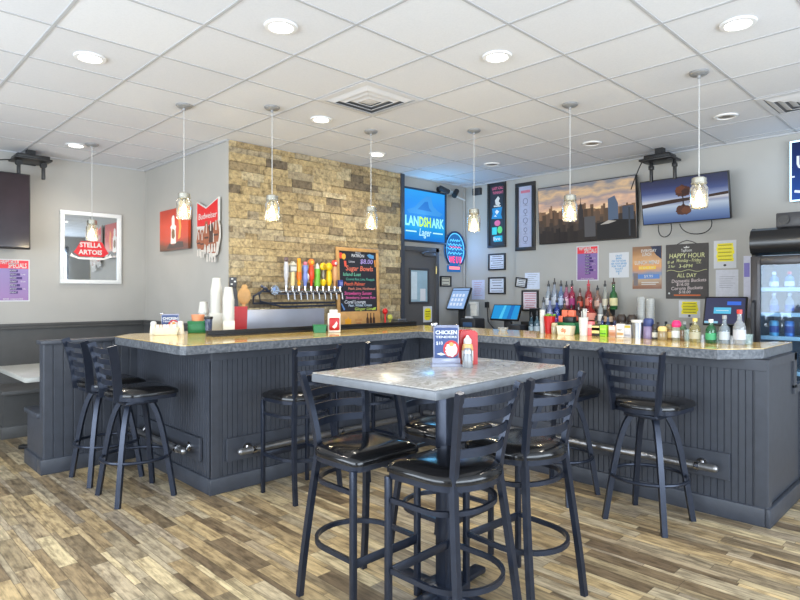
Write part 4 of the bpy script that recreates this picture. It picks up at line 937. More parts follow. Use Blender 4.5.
q = B(); q.box((-.165, -.15, -.085), (.165, .13, -.062), .004); q.box((-.13, -.11, -.062), (.13, .09, -.02), .004); q.box((-.04, -.04, -.02), (.04, .04, .052))
for x in (-.12, .12): q.cyl((x, -.06, -.09), (x, -.06, -.084), .035)
q.done('plate', mt, M_blk)
for x in (-.09, .15):
    q = B(); q.box((x-.014, -.02, -.29), (x+.014, .014, -.08), .003); q.box((x-.022, -.03, -.16), (x+.022, .02, -.12), .003); q.done('drop_arm', mt, M_blk)
q = B(); q.tube(bez([(-.17, -.05, -.07), (-.22, -.03, -.14), (-.34, .12, -.24), (-.4, .2, -.30)], 10), .006); q.done('cable', mt, M_blk)

# posters
price_list((XP-.001, wy(587.5, XP), 1.80), FX, .285, .42, 'purple price poster with red heading on the long wall below the skyline screen', 2)
q = panel('poster', 'small white poster with blue lines of lettering on the long wall', 'poster', (XP-.001, wy(619, XP), 1.765), FX, .235, .29, .004, M_paper); bl = mat((60, 140, 190), .6); y = -.0042; q.m(bl)
for i, (tx, w) in enumerate((('CRAFT', .08), ('BEER', .07), ('ON TAP NOW', .17), ('ASK YOUR SERVER', .19), ('FOR THE LIST', .17), ('TODAY', .10), ('ENJOY', .07), ('!', .012))): q.text(tx, .03, 0, .105-.03*i, y, w, .02)
fin(q)
q = panel('lunch_poster', 'brown lunch menu poster with yellow and blue bands', 'poster', (XP-.001, wy(647, XP), 1.725), FX, .325, .475, .004, grad([(0, (130, 84, 60)), (.22, (176, 150, 120)), (.36, (110, 130, 160)), (.5, (206, 140, 80)), (.66, (200, 150, 100)), (.84, (160, 110, 64)), (1, (120, 84, 60))], 'Z', -.23, .23, wob=.3))
q.m(mat((36, 44, 70), .6)).shape([(.04, .235), (.16, .235), (.16, .09), (.10, .14)], y); q.m(M_white); q.text('EVERYDAY', .045, .02, .185, y-.001, .17, .02); q.text('LUNCH', .05, .0, .145, y-.001, .10, .02); q.text('LUNCH MENU', .06, 0, .055, y-.001, .27, .02)
q.m(mat((236, 196, 60), .6)).rect(-.09, -.02, .10, .015, y); q.m(mat((90, 130, 190), .6)).rect(-.10, -.125, .14, -.075, y); q.m(mat((120, 110, 110), .6)).rect(-.15, -.2, -.10, -.06, y)
q.m(M_white); q.text('11 AM - 3 PM', .03, .0, -.003, y-.0015, .16); q.text('$9.99', .045, .02, -.10, y-.0015, .1); q.rect(-.06, -.17, .13, -.162, y); q.rect(-.06, -.19, .10, -.182, y); fin(q)
hb = thing('chalkboard', 'grey happy hour chalkboard hanging on the long wall', 'chalkboard', (XP-.002, wy(687, XP), 1.672), FX)
q = B(); q.m(mat((78, 74, 72), .8, var=.08)).box((-.215, -.012, -.292), (.215, 0, .292), .002); y = -.0125; q.m(mat((214, 206, 170), .9, var=.15, scale=70))
H = lambda tx, s, x, z, w, sh=.12, rot=0.: q.text(tx, s, x, z, y, w, .008, sh, 'CENTER', rot)
q.m(M_white); H('TapRoom', .045, .0, .222, .11, 0); q.shape([(-.025, .247), (-.03, .262), (-.012, .256), (.0, .272), (.012, .256), (.03, .262), (.025, .247)], y)
q.m(mat((206, 206, 150), .9, var=.15, scale=70)); H('HAPPY HOUR', .07, .0, .165, .36); H('$1 off', .04, -.165, .10, .07); H('Monday - Friday', .05, .02, .115, .25); H('2 for', .04, -.155, .055, .07); H('3-6PM', .05, -.01, .055, .14); H('~~', .04, .12, .085, .05)
q.tube([(-.205 + .41*i/16, -.013, .006 + .010*math.sin(i*.9)) for i in range(17)], .003, 4); H('ALL DAY', .06, -.0, -.045, .20); q.m(mat((206, 190, 186), .9, var=.15, scale=70)); H('Domestic Buckets', .05, .02, -.10, .35, .12, .04)
H('$16.00', .045, -.04, -.14, .13); H('Corona Buckets', .05, .0, -.18, .32, .12, .04); H('$18.00', .045, -.02, -.222, .12)
q.m(mat((206, 110, 60), .8)).rect(-.13, -.262, .14, -.248, y); q.m(M_white).shape([(-.18 + .010*math.cos(a*PI/5), -.235+.010*math.sin(a*PI/5)) for a in range(10)], y); q.done('board', hb, None, 0)
q = B(); q.tube([(-.10, -.006, .29), (-.05, -.006, .315), (.0, -.006, .33), (.05, -.006, .315), (.10, -.006, .29)], .004, 6); q.done('hanging_string', hb, M_blk)
def yellow_notice(yc, zc, w, h, label, n):
    q = panel('notice', label, 'notice', (XP-.001, yc, zc), FX, w, h, .003, M_paper)
    for i in range(n):
        z = h*(.33 - .52*i/(n-1)); q.m(M_yel).rect(-w*(.34 + .04*(i % 2)), z-.018, w*(.36 + .03*(i % 3)), z+.018, -.0032); q.m(mat((150, 140, 40), .6)).rect(-w*.30, z-.004, w*.30, z+.004, -.0042)
    q.m(M_ink).shape([(.014*math.cos(a*PI/5), -h*.39+.012*math.sin(a*PI/5)) for a in range(10)], -.0032); return fin(q)
yellow_notice(wy(725, XP), 1.835, .21, .285, 'white notice with yellow highlighted lines right of the happy hour board', 5)
yellow_notice(wy(689.5, XP), 1.27, .215, .185, 'smaller white notice with yellow block below the happy hour board', 4)
q = panel('paper_sheet', 'plain typed white paper sheet below the yellow lined notice', 'paper', (XP-.001, wy(727, XP), 1.535), FX, .21, .285, .002, mat((205, 206, 214), .7)); q.m(mat((150, 150, 160), .7))
for i in range(6): q.rect(-.07, .07-.022*i, .075-.02*(i % 3), .074-.022*i, -.0022)
fin(q)
q = panel('paper_sheet', 'narrow white paper strip tucked beside the drinks fridge', 'paper', (XP-.001, wy(747.5, XP), 1.50), FX, .07, .62, .002, mat((205, 205, 218), .7)); q.m(mat((130, 120, 190), .6)).rect(-.03, .10, .02, .24, -.0022); fin(q)

# blue lit sign at the right edge
us = thing('light_sign', 'dark blue lit sign with glowing pale border at the right edge', 'sign', (XP-.003, .95, 2.585), FX)
q = B(); q.box((-.44, -.05, -.285), (.44, 0, .285), .006); q.done('housing', us, M_dark)
q = B(); q.m(grad([(0, (30, 90, 190)), (.5, (14, 56, 140)), (1, (10, 36, 90))], 'Z', -.28, .28, emit=.7)).box((-.425, -.055, -.27), (.425, -.048, .27)); y = -.0555
q.m(glow((225, 238, 255), 1.0)); q.text('U', .17, -.335, .07, y, .10, .02); q.text('ltra', .17, -.08, .07, y, .34, .02); q.tube([(-.40, -.057, -.19), (-.30, -.057, -.21), (-.1, -.057, -.18), (.3, -.057, -.2)], .012); q.rect(-.425, -.06, -.40, -.045, y); q.done('lit_face', us, None, 0)
q = B(); q.m(glow((190, 230, 255), 2.2))
for a, b_ in (((-.44, .27), (.44, .285)), ((-.44, -.285), (.44, -.27)), ((-.44, -.27), (-.425, .27)), ((.425, -.27), (.44, .27))): q.box((a[0], -.062, a[1]), (b_[0], -.05, b_[1]), .004)
q.done('light_border', us, None)
lamp((XP-.25, 1.50, 2.58), 1.2, (.3, .6, 1), .3)

# ================================================================== REGISTERS ON THE BACK COUNTER
BC = .942
def register(px, X, w, h, zc, tilt, rz, face, label, stand_h=.0):
    t = thing('register_terminal', label, 'register', (X, wy(px, X), BC), FX + rz)
    Mx = Matrix.Translation((0, 0, zc-BC)) @ Matrix.Rotation(-tilt, 4, 'X')
    q = B(); q.box((-w/2, -.012, -h/2), (w/2, .022, h/2), .006, Mx); q.box((-w*.3, .02, -h*.3), (w*.3, .05, h*.3), .008, Mx); q.done('casing', t, M_bez)
    q = B(); face(q, w-.03, h-.03); 
    for v in q.bm.verts: v.co = Mx @ Vector(v.co)
    q.done('display', t, None, 0)
    q = B(); q.box((-.05, .03, 0), (.05, .075, zc-BC), .006); q.box((-.13, -.10, 0), (.13, .12, .025), .006); q.done('stand', t, M_dark); return t
def f1(q, w, h):
    q.m(glow((150, 186, 236), .85)).box((-w/2, -.0135, -h/2), (w/2, -.0115, h/2)); q.m(glow((70, 100, 160), .7)).rect(-w/2, h*.38, w/2, h*.42, -.0138); q.m(glow((214, 228, 250), .9))
    for i in range(4):
        for j in range(3): q.rect(-w*.4 + w*.2*i, -h*.36 + h*.22*j, -w*.27 + w*.2*i, -h*.22 + h*.22*j, -.0138)
def f2(q, w, h):
    q.m(glow((20, 150, 220), .85)).box((-w/2, -.0135, -h/2), (w/2, -.0115, h/2)); q.m(glow((80, 200, 244), .85)); q.shape([(-w*.2, -h/2), (-w*.1, h/2), (-w*.02, h/2), (-w*.08, -h/2)], -.0138); q.m(glow((14, 110, 190), .85)).shape([(w*.1, -h/2), (w*.16, h/2), (w*.3, h/2), (w*.26, -h/2)], -.0138)
def f3(q, w, h):
    q.m(glow((66, 70, 104), .7)).box((-w/2, -.0135, -h/2), (w/2, -.0115, h/2)); q.m(glow((90, 190, 230), .9)).rect(-w*.28, -h*.12, w*.16, h*.12, -.0138); q.m(glow((60, 110, 220), .9)).rect(w*.05, h*.22, w*.4, h*.36, -.0138); q.m(glow((200, 236, 246), .8)).rect(-w*.22, -.004, w*.1, .004, -.0146); q.m(glow((150, 210, 240), .8)).rect(-w*.5, -h*.5, -w*.15, -h*.42, -.0138)
register(459, 6.24, .36, .33, 1.365, R(24), R(-8), f1, 'register terminal with white blue screen near the grey door')
register(506, 6.22, .40, .22, 1.195, R(28), R(6), f2, 'register terminal with bright cyan screen in the middle of the back counter')
register(725, 6.25, .37, .29, 1.265, R(20), R(4), f3, 'register terminal with dim violet screen beside the drinks fridge')
pr = thing('receipt_printer', 'black receipt printer below the white blue register screen', 'printer', (6.125, 4.86, BC), FX)
q = B(); q.box((-.12, -.10, 0), (.12, .12, .17), .015); q.done('body', pr, M_dark); q = B(); q.box((-.075, -.106, .06), (.075, -.095, .12), .004); q.m(glow((70, 150, 220), .5)).rect(-.05, .035, .05, .05, -.101); q.done('paper_slot', pr, mat((60, 90, 130), .4)); q = B(); q.box((-.05, -.09, .171), (.05, -.04, .195), .004); q.done('receipt', pr, M_paper)
q = B(); q.box((-.05, -.03, 0), (.05, .03, .16), .008); q.m(M_white).box((-.045, -.034, .09), (.045, -.030, .15)).box((-.05, -.05, .15), (.05, .03, .185), .004)
tag(q.done('card_reader', None, None, 35, (6.10, 4.80, 1.144), (0, 0, FX)), 'small card reader with white slips on the receipt printer', 'card reader')
q = B(); q.box((-.08, -.08, 0), (.08, .08, .115), .01); q.m(M_dark).box((-.07, -.085, .02), (.07, -.08, .05)); tag(q.done('speaker_box', None, M_blk if False else None, 35, (6.05, 4.10, BC), (0, 0, FX)), 'low dark box right of the cyan register screen', 'box')
q = B(); q.tube([(6.62, wy(487, 6.6), 1.32), (6.60, wy(487, 6.6), 1.30), (6.55, wy(486, 6.5), 1.05), (6.45, wy(492, 6.4), .96)], .008); q.m(M_blk).box((6.60, wy(488.5, 6.62), 1.24), (6.637, wy(485.5, 6.62), 1.32), .004); tag(q.done('wall_plug', None, M_blk), 'black plug and cord on the wall between the two registers', 'plug')

# ================================================================== BOTTLES
GLASS = {}
def bottle(x, y, z, h, r, col, label, group, capc=(30, 28, 28), lab=None, kind='std', pour=True, dens=.35, name='liquor_bottle'):
    """a stood bottle: glass body is the thing; label, collar and pourer are its parts"""
    b0 = h*.80 if pour else h*.93
    P = {'std': [(0, .004), (r*.9, 0), (r, .008), (r, b0*.60), (r*.86, b0*.70), (r*.42, b0*.80), (r*.38, b0), (0, b0)],
         'wine': [(0, .004), (r*.92, 0), (r, .008), (r, b0*.52), (r*.8, b0*.64), (r*.40, b0*.74), (r*.36, b0), (0, b0)],
         'round': [(0, .004), (r*.6, 0), (r, b0*.16), (r*1.08, b0*.34), (r, b0*.50), (r*.42, b0*.66), (r*.32, b0*.72), (r*.32, b0), (0, b0)],
         'square': [(0, .004), (r*.95, 0), (r, .01), (r, b0*.66), (r*.8, b0*.74), (r*.38, b0*.80), (r*.36, b0), (0, b0)],
         'slim': [(0, .004), (r*.8, 0), (r*.84, .01), (r*.84, b0*.70), (r*.4, b0*.84), (r*.36, b0), (0, b0)]}[kind]
    q = B(); q.lathe(P, 4 if False else (8 if kind == 'square' else 16)); o = q.done(name, None, clear(col, dens, .05, 'bottle_glass'), 40, (x, y, z)); tag(o, label, 'bottle', group)
    nr = P[-2][0]
    if pour:
        q = B(); q.lathe([(nr*1.15, b0-.004), (nr*1.25, b0+.004), (nr*1.25, b0+.022), (.009, b0+.028), (.007, h), (0, h)], 10); q.done('pourer', o, mat(capc, .35))
    else:
        q = B(); q.lathe([(nr*1.2, b0-.012), (nr*1.2, h), (0, h)], 10); q.done('cap', o, mat(capc, .35))
    if lab:
        rr_ = r*(1.09 if kind == 'round' else .85 if kind == 'slim' else 1.0)+.001; q = B(); q.lathe([(rr_, b0*.16), (rr_, b0*.46)], 16); q.done('bottle_label', o, mat(lab, .6))
    return o
DK, BR_ = (34, 32, 34), (70, 46, 36)
T2, T1, T0 = (6.49, 1.251), (6.29, 1.091), (6.10, .942)
top_row = [(548.5, .345, .036, (205, 215, 225), DK, (226, 228, 232), 'std', 'clear bottle with white label, leftmost on the top riser step'),
 (554.5, .375, .038, (190, 200, 215), DK, (200, 205, 215), 'std', 'tallest clear bottle with dark pourer at the left of the top riser step'),
 (561, .345, .037, (150, 175, 215), DK, (190, 205, 230), 'std', 'pale blue bottle on the top riser step between the clear and pink bottles'),
 (566.5, .335, .036, (215, 130, 165), DK, (230, 190, 205), 'std', 'soft pink bottle on the top riser step left of the crimson one'),
 (572, .345, .037, (205, 40, 90), DK, (170, 60, 120), 'std', 'crimson pink bottle on the top riser step below the price poster'),
 (580, .25, .036, (150, 70, 50), BR_, (206, 90, 70), 'square', 'short brown red bottle on the top riser step right of the crimson bottle'),
 (588.5, .345, .040, (200, 40, 44), (200, 60, 70), (214, 120, 100), 'std', 'bright red bottle with a red pourer on the top riser step'),
 (597.5, .28, .036, (190, 150, 130), DK, (220, 180, 160), 'std', 'pale amber bottle on the top riser step right of the bright red one'),
 (605, .335, .036, (205, 205, 195), DK, (214, 205, 180), 'slim', 'slim clear bottle on the top riser step left of the green bottle'),
 (613.5, .365, .044, (40, 130, 60), BR_, (226, 214, 160), 'wine', 'green bottle with cream label, rightmost on the top riser step')]
for px, h, r, col, cp, lb, kd, lab in top_row:
    bottle(T2[0], wy(px, T2[0]), T2[1], h, r, col, lab, 'bottles on the top riser step', cp, lb, kd)
mid_row = [(543.5, .30, .036, (190, 200, 215), DK, (200, 190, 205), 'std', 'clear bottle with mauve label, leftmost on the middle riser step'),
 (550, .33, .036, (170, 180, 220), DK, (180, 170, 210), 'std', 'lilac bottle on the middle riser step, second in its row'),
 (557, .30, .038, (60, 90, 190), DK, (70, 90, 180), 'std', 'deep blue bottle on the middle riser step'),
 (564.5, .29, .035, (130, 100, 70), DK, (200, 160, 110), 'std', 'brown bottle with tan label on the middle riser step right of the blue one'),
 (571.5, .22, .036, (190, 50, 80), DK, (230, 120, 150), 'std', 'short rose red bottle on the middle riser step'),
 (578.5, .24, .034, (110, 70, 60), DK, (180, 80, 60), 'square', 'dark brown bottle on the middle riser step left of the round red bottle'),
 (590.5, .34, .060, (205, 44, 40), (190, 50, 56), (236, 150, 130), 'round', 'round bellied red bottle on the middle riser step'),
 (600.5, .30, .035, (220, 222, 220), (96, 66, 60), (236, 236, 230), 'slim', 'slim white bottle on the middle riser step right of the round red one'),
 (608.5, .245, .046, (150, 110, 70), BR_, (214, 180, 150), 'round', 'squat amber bottle on the middle riser step before the green bottle')]
for px, h, r, col, cp, lb, kd, lab in mid_row:
    bottle(T1[0], wy(px, T1[0]), T1[1], h, r, col, lab, 'bottles on the middle riser step', cp, lb, kd)
low_row = [(537, .29, .034, (110, 150, 170), DK, (190, 205, 215), 'std', 'teal tinted bottle at the left end of the counter row under the pinkish notice'),
 (531.5, .27, .034, (90, 130, 150), DK, (170, 190, 200), 'std', 'blue grey bottle left of the teal one, under the pinkish notice'),
 (556, .27, .040, (190, 80, 180), DK, (150, 70, 180), 'std', 'magenta purple bottle on the back counter before the riser'),
 (596, .25, .036, (160, 140, 60), DK, (206, 190, 90), 'std', 'olive gold bottle on the back counter behind the straw cup'),
 (602.5, .25, .031, (70, 100, 190), DK, (90, 120, 200), 'std', 'royal blue bottle on the back counter behind the lime green box'),
 (608, .30, .031, (80, 120, 170), DK, (180, 205, 160), 'std', 'steel blue bottle with pale green label on the back counter'),
 (614.5, .26, .036, (110, 110, 150), BR_, (90, 110, 190), 'std', 'slate bottle with blue label on the back counter left of the lidded jars')]
low_row += [(562.5, .28, .032, (170, 120, 70), DK, (190, 90, 60), 'std', 'amber bottle behind the orange packets on the back counter'),
 (573.5, .30, .032, (200, 70, 90), DK, (206, 120, 130), 'std', 'rosy bottle behind the right orange packet on the back counter'),
 (579.5, .27, .032, (90, 60, 50), DK, (170, 140, 100), 'std', 'dark brown bottle behind the straw cup on the back counter')]
for px, h, r, col, cp, lb, kd, lab in low_row:
    bottle(T0[0], wy(px, T0[0]), T0[1], h, r, col, lab, 'bottles on the back counter', cp, lb, kd)
def jar(px, X, z, r, h, col, lidc, label, name='lidded_jar', cat='jar', lidh=.05, lab=None, group=None, dens=.4):
    q = B(); q.lathe([(0, .003), (r*.9, 0), (r, .01), (r, h*.85), (r*.85, h), (0, h)], 16); o = q.done(name, None, clear(col, dens, .06), 40, (X, wy(px, X), z)); tag(o, label, cat, group)
    q = B(); q.lathe([(r*.9, h-.004), (r*.95, h), (r*.95, h+lidh*.6), (r*.6, h+lidh), (0, h+lidh)], 16); q.done('lid', o, mat(lidc, .4))
    if lab: q = B(); q.lathe([(r+.001, h*.2), (r+.001, h*.7)], 16); q.done('paper_label', o, mat(lab, .6))
    return o
for px, lab in ((621.5, 'left dark lidded jar with a pale band beside the clear cup towers'), (632, 'right dark lidded jar with a pale band beside the clear cup towers')):
    jar(px, 6.28, BC, .054, .19, (96, 84, 76), (74, 62, 54), lab, lidh=.075, lab=(214, 210, 200), group='dark lidded jars', dens=.7)
# towers of clear plastic cups (each cup of its own)
def cup_tower(X, y, z, n, pitch, r0, r1, h, m, label, group, name='plastic_cup', inv=False):
    first = None
    for i in range(n):
        if first is None:
            q = B(); prof = [(0, .002), (r0, 0), (r1, h), (r1+.002, h), (r1+.0025, h-.006), (r1, h-.008)]
            if inv: prof = [(0, h), (r0, h-.002), (r1, .006), (r1+.003, .005), (r1+.003, 0), (r1, 0)]
            q.lathe(prof, 18); first = o = q.done(name, None, m, 40); tag(o, label, 'cup', group)
        else: o = first.copy(); COL.objects.link(o)
        o.location = (X, y, z + i*pitch)
wcl = clear((236, 236, 232), .5, .12)
cup_tower(6.42, wy(641, 6.42), BC, 19, .019, .032, .044, .115, wcl, 'clear plastic cup in the left tower against the wall below the lunch poster', 'left tower of clear cups')
cup_tower(6.44, wy(650.5, 6.44), BC, 18, .019, .034, .046, .115, wcl, 'clear plastic cup in the right tower against the wall, right of the lunch poster', 'right tower of clear cups')

# ---- things standing along the inner edge of the right bar run
BT = TOP + .0005; XF = 4.50
def put(q, name, label, cat, px, X=XF, z=None, m=None, rz=FX, sm=35, group=None):
    return tag(q.done(name, None, m, sm, (X, wy(px, X), BT if z is None else z), (0, 0, rz)), label, cat, group)
cup_tower(XF, wy(542.5, XF), BT, 9, .014, .018, .022, .09, M_white, 'small white paper cup in the slim stack left of the red cup', 'slim stack of paper cups', 'paper_cup')
q = B(); q.lathe([(0, .003), (.036, 0), (.050, .15), (.052, .15), (.047, .145), (.034, .012), (0, .01)], 18); rc = put(q, 'tumbler', 'red tumbler filled with green garnish on the right bar run', 'cup', 549.5, m=M_red)
q = B(); rr = random.Random(2)
for i in range(9): q.ball((rr.uniform(-.03, .03), rr.uniform(-.03, .03), .148 + rr.uniform(0, .02)), .014, (1, 1, .7), 8)
q.done('garnish', rc, mat((120, 160, 60), .6))
jar(554.5, XF-.04, BT, .027, .075, (200, 190, 160), (190, 176, 140), 'small beige jar right of the red tumbler', lidh=.02, dens=.6)
t = thing('condiment_tub', 'cream tub with orange lettering in front of the green crate', 'tub', (XF-.06, wy(566, XF-.06), BT), FX)
q = B(); q.prism([(-.055, 0), (.055, 0), (.068, .075), (-.068, .075)], -.04, .04, 'y', .003); q.done('tub', t, mat((226, 216, 190), .5))
q = B(); q.text('dip', .05, 0, .04, -.0405, .05, .02); q.done('lettering', t, mat((226, 110, 50), .6), 0)
q = B(); q.box((-.105, -.05, 0), (.105, .05, .095), .006); q.box((-.095, -.052, .02), (-.06, -.05, .08)); put(q, 'crate', 'green plastic crate behind the cream tub', 'crate', 566.5, XF+.09, m=M_grn)
q = B(); q.box((-.05, -.03, 0), (.05, .03, .05), .004); put(q, 'box', 'black box resting on the green crate', 'box', 569.5, XF+.09, BT+.0955, M_blk)
for i, (px, zz, dx) in enumerate(((563, .096, .07), (571.5, .146, .06), (566.5, .146, .06))):
    q = B(); q.box((-.035, -.02, 0), (.035, .02, .055), .006); q.m(M_white).box((-.022, -.0205, .015), (.022, -.019, .035)); q.mats[0] = mat((226, 110, 80), .5)
    put(q, 'sachet_box', ('orange packet at the left on the green crate', 'orange packet at the right on the black box', 'orange packet in the middle on the black box')[i], 'packet', px, XF+.09, BT+zz)
t = thing('straw_cup', 'white cup crammed with white straws on the right bar run', 'cup', (XF-.04, wy(583.5, XF-.04), BT))
q = B(); q.lathe([(0, .003), (.030, 0), (.038, .15), (.040, .15), (.036, .145), (.028, .01), (0, .008)], 18); q.done('cup', t, M_white)
rr = random.Random(4)
for i in range(14):
    a = rr.uniform(0, 2*PI); r = rr.uniform(0, .022); l = rr.uniform(.19, .225); q = B()
    q.tube([(r*.7*math.cos(a), r*.7*math.sin(a), .02), (r*1.7*math.cos(a), r*1.7*math.sin(a), l)], .0035, 6, up=(1, 0, 0)); q.done('straw', t, M_white)
def carton(px, w, d, h, mcol, label, bands, X=XF, name='carton', tx=None):
    q = B(); q.m(mat(mcol, .5)).box((-w/2, -d/2, 0), (w/2, d/2, h), .002)
    for z0, z1, cc in bands: q.m(mat(cc, .5)).rect(-w/2+.004, z0*h, w/2-.004, z1*h, -d/2-.0002)
    if tx: q.m(mat((60, 56, 60), .6)).text(tx, h*.2, 0, h*.55, -d/2-.0015, w*.7)
    return put(q, name, label, 'box', px, X)
carton(590.5, .055, .05, .115, (226, 120, 120), 'salmon pink carton right of the straw cup', ((.55, .8, (240, 190, 180)),))
carton(597, .072, .05, .09, (40, 40, 40), 'black and cream carton left of the lime green one', ((.25, .92, (226, 206, 130)), (.5, .75, (230, 170, 90))))
carton(604.5, .055, .05, .09, (140, 200, 40), 'lime green carton on the right bar run', ((.2, .3, (60, 120, 30)), (.6, .7, (190, 230, 90))))
carton(613, .058, .035, .09, (200, 160, 140), 'small carton with brown and white photo print', ((.1, .4, (180, 120, 80)), (.6, .9, (226, 206, 196))))
carton(621, .060, .035, .105, (226, 222, 214), 'white carton with tan lettering, taller than its neighbours', ((.15, .35, (190, 150, 100)),), tx='MINTS')
carton(628.5, .055, .035, .10, (200, 200, 206), 'grey white card holder with a dark photo strip', ((.75, .95, (190, 170, 60)), (.1, .25, (150, 150, 160))))
t = thing('ice_shaker', 'tall steel shaker with a wide white rim on the right bar run', 'shaker', (XF, wy(638, XF), BT))
q = B(); q.lathe([(0, .002), (.036, 0), (.043, .125), (0, .126)], 20); q.done('body', t, M_steel); q = B(); q.lathe([(.043, .118), (.050, .122), (.051, .136), (.05, .14), (0, .138)], 20); q.done('rim', t, M_white)
t = thing('pourer_bottle', 'mixer bottle with navy cap and violet body right of the steel shaker', 'bottle', (XF, wy(648.5, XF), BT))
q = B(); q.lathe([(0, .002), (.036, 0), (.038, .01), (.036, .09), (.030, .1), (0, .1)], 18); q.done('body', t, mat((130, 116, 150), .3)); q = B(); q.lathe([(.037, .095), (.039, .10), (.036, .145), (.025, .155), (0, .156)], 18); q.done('cap', t, mat((40, 56, 110), .4))
jar(655.5, XF-.02, BT, .024, .075, (80, 84, 80), (50, 46, 46), 'small dark jar right of the navy capped bottle', lidh=.04, lab=(200, 200, 190), dens=.7)
jar(662.5, XF-.05, BT, .034, .07, (170, 150, 110), (226, 200, 130), 'jar with a big round cream lid on the right bar run', lidh=.03, dens=.6)
jar(669.5, XF, BT, .028, .085, (150, 110, 60), (120, 110, 80), 'amber jar left of the pink lidded shaker', lidh=.03, lab=(190, 160, 90), dens=.6)
jar(676.5, XF, BT, .034, .10, (190, 190, 170), (230, 40, 110), 'shaker jar with a hot pink lid below the yellow block notice', lidh=.045, lab=(220, 225, 225), dens=.5)
jar(683, XF-.04, BT, .020, .085, (120, 90, 60), (60, 90, 60), 'small brown bottle with dark green lid beside the pink lidded shaker', lidh=.025, dens=.6)
SB = 'bottles at the right end of the bar'
for px, h, col, cp, lb, lab in ((658, .20, (120, 90, 60), (60, 50, 46), (190, 170, 120), 'slim brown bottle on the back counter behind the cream lidded jar'), (666, .21, (60, 110, 70), (40, 40, 42), (160, 170, 110), 'slim dark green bottle on the back counter left of the hot pink lid'),
        (684.5, .215, (130, 150, 150), (190, 190, 186), (120, 140, 130), 'slim grey green bottle on the back counter right of the hot pink lid'), (691, .20, (190, 170, 110), (60, 56, 50), (170, 150, 100), 'slim honey bottle on the back counter below the yellow block notice')):
    bottle(6.12, wy(px, 6.12), BC, h, .030, col, lab, 'slim bottles on the back counter', cp, lb, 'std', False, .5)
for px, h, r, col, cp, lb, kd, lab in ((695, .17, .036, (190, 180, 130), (206, 180, 90), (170, 164, 140), 'std', 'clear bottle with gold top at the left of the end group'),
        (711, .165, .034, (40, 130, 80), (205, 205, 205), (60, 150, 100), 'std', 'green bottle with white cap on the bar end'),
        (724.5, .195, .033, (185, 200, 210), (150, 150, 150), (176, 184, 190), 'wine', 'clear long necked bottle on the bar end before the violet screen'),
        (739.5, .235, .038, (205, 210, 214), (205, 60, 50), (180, 182, 190), 'wine', 'tall clear bottle with red neck label at the end of the bar')):
    bottle(4.40, wy(px, 4.40), BT, h, r, col, lab, SB, cp, lb, kd, False, .3)
for px, lab, w in ((702, 'low clear tray between the gold topped and green bottles', .05), (732, 'low clear tray between the two clear bottles at the bar end', .055)):
    q = B(); q.box((-w/2, -.03, 0), (w/2, .03, .004)); 
    for a, b_ in (((-w/2, -.03), (w/2, -.027)), ((-w/2, .027), (w/2, .03)), ((-w/2, -.03), (-w/2+.003, .03)), ((w/2-.003, -.03), (w/2, .03))): q.box((a[0], a[1], .004), (b_[0], b_[1], .055))
    put(q, 'clear_tray', lab, 'tray', px, 4.44, m=M_pl, sm=0)
for px, lab, hh in ((688.5, 'upturned glass tumbler left of the gold topped bottle', .085), (717.5, 'clear glass tumbler between the green and clear end bottles', .075), (748, 'clear glass tumbler nearest the fridge on the bar end', .07)):
    q = B(); q.lathe([(0, .006), (.026, 0), (.031, hh), (.028, hh), (.024, .01), (0, .012)], 16); put(q, 'glass_tumbler', lab, 'glass', px, 4.44, m=clear((205, 225, 225), .22), group='glass tumblers on the bar end')
q = B(); q.lathe([(0, .0), (.034, 0), (.05, .028), (.046, .03), (0, .012)], 20); tag(q.done('glass_dish', None, M_pl, 35, (4.50, wy(503, 4.5), BT)), 'small clear dish on the bar top before the cyan register', 'dish')

# ================================================================== DRINKS FRIDGE
fd = thing('drinks_fridge', 'black glass door drinks fridge behind the end of the bar', 'fridge', (6.23, 1.18, 0), FX)
FW, FH = .37, 2.01
q = B()
for a, b_ in (((-FW, -.30, .10), (-FW+.03, .335, FH)), ((FW-.03, -.30, .10), (FW, .335, FH)), ((-FW+.03, .30, .10), (FW-.03, .335, FH)), ((-FW+.03, -.30, .10), (FW-.03, .30, .16)), ((-FW+.03, -.28, 1.77), (FW-.03, .30, FH))): q.box(a, b_, .003)
q.done('cabinet', fd, M_blk)
q = B(); q.prism([(-.30, 1.775), (-.345, 1.79), (-.375, 1.84), (-.375, 1.93), (-.345, 1.985), (-.30, FH-.004)], -FW, FW, 'x', .004); q.m(mat((150, 130, 110), .4)); q.done('header', fd, mat((28, 28, 30), .25))
q = B(); q.box((-FW+.03, -.28, .04), (FW-.03, .30, .10)); q.box((-FW, -.27, 0), (FW, .30, .04)); q.done('base', fd, M_blk)
q = B(); wi = mat((64, 80, 104), .5); q.m(wi)
q.box((-FW+.031, .29, .161), (FW-.031, .299, 1.769)); q.box((-FW+.031, -.24, .161), (-FW+.036, .29, 1.769)); q.box((FW-.036, -.24, .161), (FW-.031, .29, 1.769)); q.done('liner', fd, wi)
q = B()
for a, b_ in (((-FW, -.335, .16), (-FW+.075, -.302, 1.76)), ((FW-.075, -.335, .16), (FW, -.302, 1.76)), ((-FW+.075, -.335, 1.685), (FW-.075, -.302, 1.76)), ((-FW+.075, -.335, .16), (FW-.075, -.302, .24))): q.box(a, b_, .004)
q.box((-FW+.055, -.34, .24), (-FW+.075, -.335, 1.69)); dr = q.done('door', fd, mat((58, 56, 58), .3, metal=.4))
q = B(); q.box((-FW+.075, -.322, .24), (FW-.075, -.316, 1.685)); q.done('glass', dr, clear((200, 225, 245), .03, .03, 'fridge_glass', .12), 0)
q = B(); q.bar([(-FW+.03, -.336, .95), (-FW+.03, -.375, .97), (-FW+.03, -.375, 1.35), (-FW+.03, -.336, 1.37)], .02, .014, up=(0, 1, 0)); q.done('handle', dr, M_dark)
